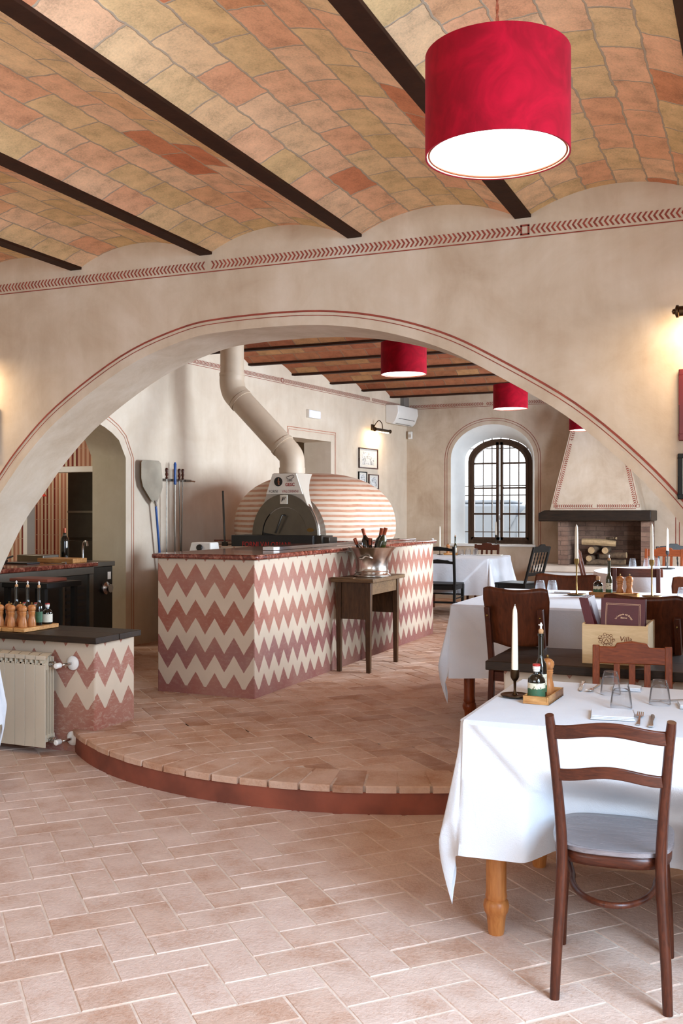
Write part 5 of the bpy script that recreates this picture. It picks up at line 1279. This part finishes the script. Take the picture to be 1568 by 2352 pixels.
frame_chair('slat_back_chair', 'brown slat back chair beneath the arched window', (-3.78, 14.12, UP), 180, w=.34, d=.38, H=.885, back='slats', mv='mahogany', mh='mahogany_x', lean=.06)
frame_chair('bentwood_chair', 'dark reddish chair with a wide curved top rail in front of the oval table', (-.985, 8.72, UP), 2, w=.345, d=.38, H=.895, back='bent', mv='mahogany', mh='mahogany_x', lean=.05)
frame_chair('carved_back_chair', 'brown chair with carved crest and thin slats left of the oval table', (-1.60, 11.12, UP), -84, w=.38, d=.38, H=.92, back='lyre', mv='mahogany', mh='mahogany_x', lean=.10)
frame_chair('slat_back_chair', 'orange brown slat back chair behind the oval table, near the far right wall', (-1.10, 11.85, UP), 176, w=.40, d=.38, H=.93, back='slats', mv='cherry', mh='cherry_x', lean=.07)
frame_chair('spindle_back_chair', 'black spindle back chair partly behind the orange brown slat chair', (-.95, 12.75, UP), 200, w=.40, d=.38, H=.93, back='spindle', mv='black_wood', mh='black_wood', lean=.1)

# ================================================================== tableware
def candle_stick(label, loc, h=.25, dish=.052, stem=.075, cup=True, group='candlesticks with tall white candles', metal='bronze'):
    t = thing('candlestick', label, 'candlestick', loc, 0, group)
    MB().lathe([(.001, .002), (dish * .55, .003), (dish * .9, .004), (dish, .009), (dish * .985, .011), (dish * .85, .007), (.012, .010), (.006, .018), (.0045, stem * .5), (.006, stem), (.013, stem + .008), (.017, stem + .018), (.0175, stem + .045), (.0165, stem + .046), (.0135, stem + .03), (.001, stem + .03)], (0, 0, 0), 28, cap=False).build('holder', metal, t)
    z0 = stem + .03
    MB().lathe([(.0125, z0), (.0135, z0 + .02), (.0115, z0 + h * .6), (.0095, z0 + h - .03), (.008, z0 + h - .015), (.003, z0 + h), (.001, z0 + h)], (0, 0, 0), 18).build('candle', 'wax', t)
    MB().tube([(0, 0, z0 + h - .002), (.0008, 0, z0 + h + .007)], .0012, 6).build('wick', 'wick', t)
    return t
def oil_bottle(label, loc, lab='label_mix', glass='bottle_dark', group='tall oil bottles', pour=True):
    t = thing('oil_bottle', label, 'bottle', loc, 0, group)
    MB().lathe([(.001, 0), (.021, 0), (.0225, .004), (.0225, .115), (.020, .128), (.0115, .145), (.0105, .165), (.0105, .232), (.0125, .234), (.0125, .244), (.001, .244)], (0, 0, 0), 24).build('glass', glass, t)
    MB().lathe([(.0229, .018), (.0229, .088)], (0, 0, 0), 24, cap=False).build('label', lab, t)
    MB().lathe([(.0085, .243), (.0095, .247), (.0105, .255), (.007, .262), (.001, .262)], (0, 0, 0), 16).build('cork', 'cork', t)
    if pour: MB().lathe([(.004, .26), (.004, .272), (.006, .274), (.006, .279), (.003, .282), (.003, .286), (.001, .286)], (0, 0, 0), 10).tube([(-.009, 0, .277), (.006, 0, .278)], .0022, 6).build('pourer', 'white', t)
    return t
def short_bottle(label, loc, capm='red_cap', lab='label_cream', group='short vinegar bottles', square=False):
    t = thing('vinegar_bottle', label, 'bottle', loc, 0, group)
    MB().lathe([(.001, 0), (.031, 0), (.033, .004), (.033, .072), (.031, .082), (.022, .094), (.0115, .100), (.0105, .105), (.0105, .118), (.001, .118)], (0, 0, 0), 28).build('glass', 'bottle_dark', t)
    MB().lathe([(.0334, .012), (.0334, .066)], (0, 0, 0), 28, cap=False).build('label', lab, t)
    MB().lathe([(.0125, .108), (.0125, .114), (.0145, .116), (.0145, .132), (.001, .132)], (0, 0, 0), 18).build('stopper', 'cork' if capm == 'cork' else 'white', t)
    if capm != 'cork': MB().lathe([(.0148, .128), (.0148, .136), (.001, .137)], (0, 0, 0), 18).build('cap_top', capm, t)
    return t
def pepper_mill(label, loc, group='turned olive wood mills'):
    t = thing('pepper_mill', label, 'pepper mill', loc, 0, group)
    MB().lathe([(.001, 0), (.026, 0), (.0275, .006), (.026, .014), (.027, .022), (.024, .04), (.0195, .058), (.0185, .072), (.0215, .082), (.0225, .086), (.0205, .089), (.0225, .093), (.0215, .099), (.001, .099)], (0, 0, 0), 28).build('body', 'olive_mill', t)
    MB().lathe([(.018, .099), (.0235, .104), (.0265, .116), (.025, .128), (.017, .137), (.006, .141), (.001, .141)], (0, 0, 0), 28).build('head', 'olive_mill', t)
    MB().lathe([(.004, .140), (.004, .144), (.0055, .147), (.0055, .151), (.003, .155), (.001, .155)], (0, 0, 0), 12).build('knob', 'brass', t)
    return t
def tray(label, loc, w, d, h=.03, rz=0, mat='olive_wood', rim=True, group='olive wood cruet trays'):
    t = thing('cruet_tray', label, 'tray', loc, rz, group)
    if not rim: MB().box(-w / 2, w / 2, -d / 2, d / 2, 0, h).build('board', mat, t, bevel=.003); return t
    MB().box(-w / 2, w / 2, -d / 2, d / 2, 0, .008).build('base', mat, t)
    MB().box(-w / 2, w / 2, -d / 2, -d / 2 + .007, 0, h).box(-w / 2, w / 2, d / 2 - .007, d / 2, 0, h).box(-w / 2, -w / 2 + .007, -d / 2, d / 2, 0, h).box(w / 2 - .007, w / 2, -d / 2, d / 2, 0, h).build('rim', mat, t, bevel=.0015)
    return t
def tumbler(label, loc, group='upturned glass tumblers'):
    t = thing('tumbler', label, 'glass', loc, 0, group); n_ = 40; mb = MB()
    rows_ = [(.040, 0, 0), (.0395, .012, .3), (.0375, .035, 1), (.034, .060, 1), (.030, .078, .8), (.027, .083, .5), (.0275, .088, .3), (.026, .091, 0), (.018, .091, 0), (.001, .086, 0)]
    vs = []
    for r, z, f in rows_:
        for i in range(n_): a = 2 * PI * i / n_; rr_ = r * (1 - .045 * f * (math.cos(a * 10) * .5 + .5)); vs.append((rr_ * math.cos(a), rr_ * math.sin(a), z))
    fs = [(j * n_ + i, j * n_ + (i + 1) % n_, (j + 1) * n_ + (i + 1) % n_, (j + 1) * n_ + i) for j in range(len(rows_) - 1) for i in range(n_)]
    mb.add(vs, fs); mb.build('cup', 'tumbler', t, smooth=60)
    MB().lathe([(.038, 0), (.0375, .012), (.0355, .035), (.032, .058), (.026, .070), (.001, .072)], (0, 0, 0), n_, cap=False).build('inner_wall', 'tumbler', t, smooth=60)
    return t
def fork(label, loc, rz, group='forks on the near table'):
    t = thing('fork', label, 'fork', loc, rz, group)
    mb = MB(); bar(mb, [(0, -.10, .003), (0, -.03, .002), (0, .03, .006)], .0015, [.0065, .004, .0028], side=(0, 0, 1))
    bar(mb, [(0, .025, .006), (0, .05, .004)], .0012, [.0035, .0115], side=(0, 0, 1))
    for x in (-.0095, -.0032, .0032, .0095): bar(mb, [(x, .048, .004), (x, .075, .006), (x * .95, .095, .010)], .0011, .0018, side=(0, 0, 1))
    mb.build('fork_body', 'chrome', t); return t
def knife(label, loc, rz, group='knives on the near table'):
    t = thing('knife', label, 'knife', loc, rz, group)
    bar(MB(), [(0, -.11, .005), (0, -.05, .005), (0, 0, .004)], .0028, [.008, .006, .0055], side=(0, 0, 1)).build('handle', 'chrome', t, bevel=.001)
    MB().prism([(-.006, 0), (.006, 0), (.0085, .05), (.007, .085), (0, .11), (-.006, .10)], lambda a, b: (a, b, .003), lambda a, b: (a, b, .0045)).build('blade', 'chrome', t); return t
def napkin(label, loc, rz, w=.16, d=.10, group='folded white napkins', mat='linen'):
    t = thing('napkin', label, 'napkin', loc, rz, group)
    mb = MB()
    for k in range(3):
        mb.grid(lambda u, v: ((u - .5) * w * (1 - .015 * k), (v - .5) * d * (1 - .02 * k), .003 + k * .0045 + .0025 * math.sin(u * 5 + k) * math.sin(v * 4)), 12, 8)
        mb.grid(lambda u, v: ((u - .5) * w * (1 - .015 * k) + (0), -.5 * d * (1 - .02 * k) - .002 * math.sin(PI * v), .0005 + k * .0045 + v * .0045), 12, 3)
        mb.grid(lambda u, v: (.5 * w * (1 - .015 * k), (u - .5) * d * (1 - .02 * k), .0005 + k * .0045 + v * .0045), 12, 2)
        mb.grid(lambda u, v: (-.5 * w * (1 - .015 * k), (u - .5) * d * (1 - .02 * k), .0005 + k * .0045 + v * .0045), 12, 2)
    mb.build('cloth', mat, t, smooth=40); return t

z1 = .7735
candle_stick('tall white candle on a bronze candlestick at the left of the near table', (-.905, 3.865, z1), h=.265, dish=.056, stem=.062)
tray('small olive wood tray on the near table, right of the candlestick', (-.792, 3.865, z1), .098, .235, .030, -3)
short_bottle('short round bottle with green label and red cap in the near table tray', (-.806, 3.80, z1 + .009), 'red_cap', 'label_mix')
oil_bottle('tall dark oil bottle standing behind the short one in the near table tray', (-.805, 3.878, z1 + .009))
pepper_mill('olive wood mill at the back of the near table tray, behind the oil bottle', (-.790, 3.930, z1 + .009))
tumbler('faceted tumbler on the near table, furthest back and left of three', (-.568, 4.075, z1))
tumbler('faceted tumbler in the middle of the near table, directly behind the napkin', (-.492, 3.805, z1))
tumbler('faceted tumbler on the near table, rightmost of three', (-.367, 3.935, z1))
napkin('folded napkin behind the near bentwood chair back, beside the fork', (-.50, 3.64, z1), 8, .15, .155)
fork('fork right of the folded napkin on the near table', (-.405, 3.61, z1), 4)
knife('knife right of the fork on the near table', (-.362, 3.60, z1), 4)
knife('knife at the far side of the near table, left of the back tumbler', (-.700, 4.19, z1), 186)
fork('fork at the far side of the near table, right of the far knife', (-.648, 4.17, z1), 176)
napkin('folded napkin at the far side of the near table behind the back tumbler', (-.52, 4.21, z1), 4, .11, .09)
napkin('folded napkin at the right frame edge on the near table', (-.24, 3.93, z1), 10, .12, .10)
fork('fork at the right frame edge on the near table', (-.315, 4.02, z1 + .001), -70)

z2 = UP + .768
candle_stick('tall white candle on a brass stick, left one on the middle right table', (-1.235, 7.17, z2), h=.255, dish=.070, stem=.215, metal='brass')
candle_stick('tall white candle on a brass stick, right one on the middle right table', (-.725, 7.20, z2), h=.265, dish=.070, stem=.215, metal='brass')
tray('long wooden cruet tray between the two candles on the middle right table', (-.965, 7.09, z2), .33, .085, .035, -4)
short_bottle('short square looking bottle with cork at the left end of the long tray', (-1.075, 7.10, z2 + .01), 'cork', 'label_mix')
oil_bottle('tall olive coloured oil bottle in the long tray between the two candles', (-1.0, 7.10, z2 + .01), glass='bottle_green')
pepper_mill('olive wood mill in the long tray, left one of the pair', (-.925, 7.09, z2 + .01))
pepper_mill('olive wood mill in the long tray, right one of the pair', (-.862, 7.09, z2 + .01))
tumbler('tumbler at the left end of the middle right table, behind the panel chair', (-1.52, 7.30, z2)); tumbler('tumbler on the middle right table between the panel chair and the left candle', (-1.44, 7.34, z2))
napkin('folded napkin right of the two tumblers on the middle right table', (-1.36, 7.33, z2), 5, .12, .10)
tumbler('tumbler at the right frame edge on the middle right table', (-.505, 6.98, z2)); knife('knife near the right frame edge on the middle right table', (-.66, 7.25, z2), 120, 'knives on the middle right table')

z3 = UP + .762
candle_stick('white candle on a dark stick at the left end of the window table', (-4.167, 13.287, z3), h=.30, dish=.045, stem=.07)
pepper_mill('olive wood mill at the left end of the window table', (-4.064, 13.339, z3 + .01)); oil_bottle('tall oil bottle on the window table right of the mill', (-3.991, 13.442, z3 + .01), glass='bottle_green', lab='label_cream')
tray('small wooden tray at the left end of the window table', (-4.022, 13.390, z3), .20, .16, .03)
tumbler('tumbler on the window table, left one of three', (-3.867, 13.297, z3)); tumbler('tumbler on the window table, middle one of three', (-3.795, 13.401, z3)); tumbler('tumbler on the window table, right one of three', (-3.681, 13.380, z3))
napkin('pinkish folded cloth on the window table in front of the slat back chair', (-3.495, 13.421, z3), 0, .36, .12, mat=M['paper'])
candle_stick('white candle on a thin stick standing on the arched window sill', (-3.83, 15.10, 1.002), h=.22, dish=.075, stem=.10, metal='dark_steel')

z4 = UP + .783
tumbler('tumbler on the oval table left of the right brass candle', (-1.28, 10.80, z4)); tumbler('tumbler on the oval table just left of the tall candle', (-1.14, 10.85, z4)); tumbler('tumbler on the oval table right behind the tall candle', (-1.06, 11.0, z4))
candle_stick('white candle on a black dish stick at the right end of the oval table', (-.91, 10.55, z4), h=.24, dish=.078, stem=.14, metal='black')
napkin('folded napkin on the left part of the oval table', (-1.33, 10.35, z4), 20, .14, .1); napkin('folded napkin on the back part of the oval table', (-1.05, 10.7, z4), -10, .12, .1)

# trays on the left parapet
zp = .7335
for k, x in enumerate((-4.375, -4.468, -4.561)):
    nm = ('right', 'middle', 'left')[k]
    tray('long narrow olive wood tray on the left black shelf, %s of three' % nm, (x, 5.20, zp), .086, .34, .026, 0, rim=False)
    zt_ = zp + .027
    pepper_mill('olive wood mill at the front of the %s tray on the left shelf' % nm, (x - .004, 5.075, zt_)); pepper_mill('olive wood mill second from the front on the %s tray of the left shelf' % nm, (x + .008, 5.145, zt_))
    oil_bottle('tall dark oil bottle on the %s tray of the left shelf' % nm, (x + .0, 5.225, zt_), 'label_green' if k == 0 else 'label_cream')
    short_bottle('short bottle with cream label at the back of the %s tray on the left shelf' % nm, (x + .002, 5.305, zt_))

# pine wine box with menus on the right parapet shelf
zb = .735; wb = thing('wine_box', 'open pine wine box printed Villa, holding menus on the black shelf', 'box', (-.694, 5.285, zb), 0)
W2, D2, H2, th = .160, .165, .198, .010
MB().box(-W2, W2, -D2, -D2 + th, 0, H2).build('front_board', 'pine_box', wb, bevel=.001); MB().box(-W2, W2, D2 - th, D2, 0, H2).build('back_board', 'pine_box', wb, bevel=.001)
for sx in (-1, 1): MB().box(sx * W2 - (th if sx > 0 else 0), sx * W2 + (0 if sx > 0 else th), -D2 + th, D2 - th, 0, H2 + .004).build('end_board', 'pine_box', wb, bevel=.001)
MB().box(-W2 + th, W2 - th, -D2 + th, D2 - th, 0, .008).build('bottom_board', 'pine_box', wb)
fbn = wb.children[0] if wb.children else None
text_mesh('Villa', .036, lambda a, b: (.055 + a + b * .18, -D2 - .0008, .130 + b), 'lettering', 'print_brown', wb, bold=.0004)
mb = MB(); rr = random.Random(4)
for i in range(14):
    a = 2 * PI * i / 14; r0 = .022 if i % 2 else .028
    mb.tube([(-.04 + r0 * 1.25 * math.cos(a) + .007 * math.cos(q), -D2 - .0005, .124 + r0 * math.sin(a) + .006 * math.sin(q)) for q in [2 * PI * k / 8 for k in range(8)]], .0011, 5, closed=True)
mb.tube([(-.04 + .02 * math.cos(q), -D2 - .0005, .120 + .016 * math.sin(q)) for q in [2 * PI * k / 14 for k in range(14)]], .0012, 5, closed=True)
mb.tube([(-.05, -D2 - .0005, .112), (-.04, -D2 - .0005, .130), (-.03, -D2 - .0005, .112)], .002, 5).tube([(-.082, -D2 - .0005, .130), (-.07, -D2 - .0005, .126)], .0018, 5).tube([(.0, -D2 - .0005, .130), (-.012, -D2 - .0005, .126)], .0018, 5)
mb.build('crest_mark', 'print_brown', wb)
def menu(label, loc, rz, w, h, th_, tiltx=0, tilty=0, front=True):
    t = thing('menu', label, 'menu', loc, rz, 'burgundy menus in the wine box'); t.rotation_euler = (R(tiltx), R(tilty), R(rz))
    MB().box(-w / 2, w / 2, -th_ / 2, th_ / 2, 0, h).build('cover', 'burgundy', t, bevel=.0015)
    if front:
        y = -th_ / 2 - .0006
        def rect(x0, x1, z0, z1, q): 
            return MB().box(x0, x1, y - .0003, y, z1 - q, z1).box(x0, x0 + q, y - .0003, y, z0, z1).box(x1 - q, x1, y - .0003, y, z0, z1).box(x0, x1, y - .0003, y, z0, z0 + q)
        rect(-w / 2 + .024, w / 2 - .022, .03, h - .026, .0016).build('gilt_border', 'gold', t); rect(-w / 2 + .030, w / 2 - .028, .036, h - .032, .0010).build('gilt_border', 'gold', t)
        Rr = .046
        def arc(a, b):
            th2 = a / Rr; r = Rr + b; return (.006 + r * math.sin(th2), y - .0008, h - .126 + r * math.cos(th2))
        text_mesh('La Locanda del Borgo', .0118, arc, 'lettering', 'gold', t, bold=.0003); text_mesh('Bistrot', .0115, lambda a, b: (.006 + a, y - .0008, h - .098 + b), 'lettering', 'gold', t, bold=.0003)
    return t
menu('burgundy menu with gilt border facing the camera in the wine box', (-.672, 5.205, zb + .02), -1, .218, .305, .010, tiltx=-6, tilty=1)
menu('burgundy menu right behind the front one in the wine box', (-.672, 5.235, zb + .02), -1, .218, .302, .014, tiltx=-6, tilty=0, front=False)
menu('burgundy menu at the back of the row behind the front menu', (-.668, 5.262, zb + .02), -1, .218, .300, .014, tiltx=-6, tilty=0, front=False)
for i in range(4):
    menu(('burgundy menu leaning left in the wine box, %s of the leaning stack' % ('leftmost', 'second from the left', 'third from the left', 'rightmost')[i]), (-.796 + i * .0112, 5.27, zb + .02), 90, .21, .315, .012, tilty=0, front=False).rotation_euler = (0, R(-13), R(90)) 
for o in bpy.data.objects:
    if o.name.startswith('menu') and o.get('label', '').startswith('burgundy menu leaning'):
        o.rotation_mode = 'XYZ'; o.rotation_euler = (R(-14), 0, R(90))
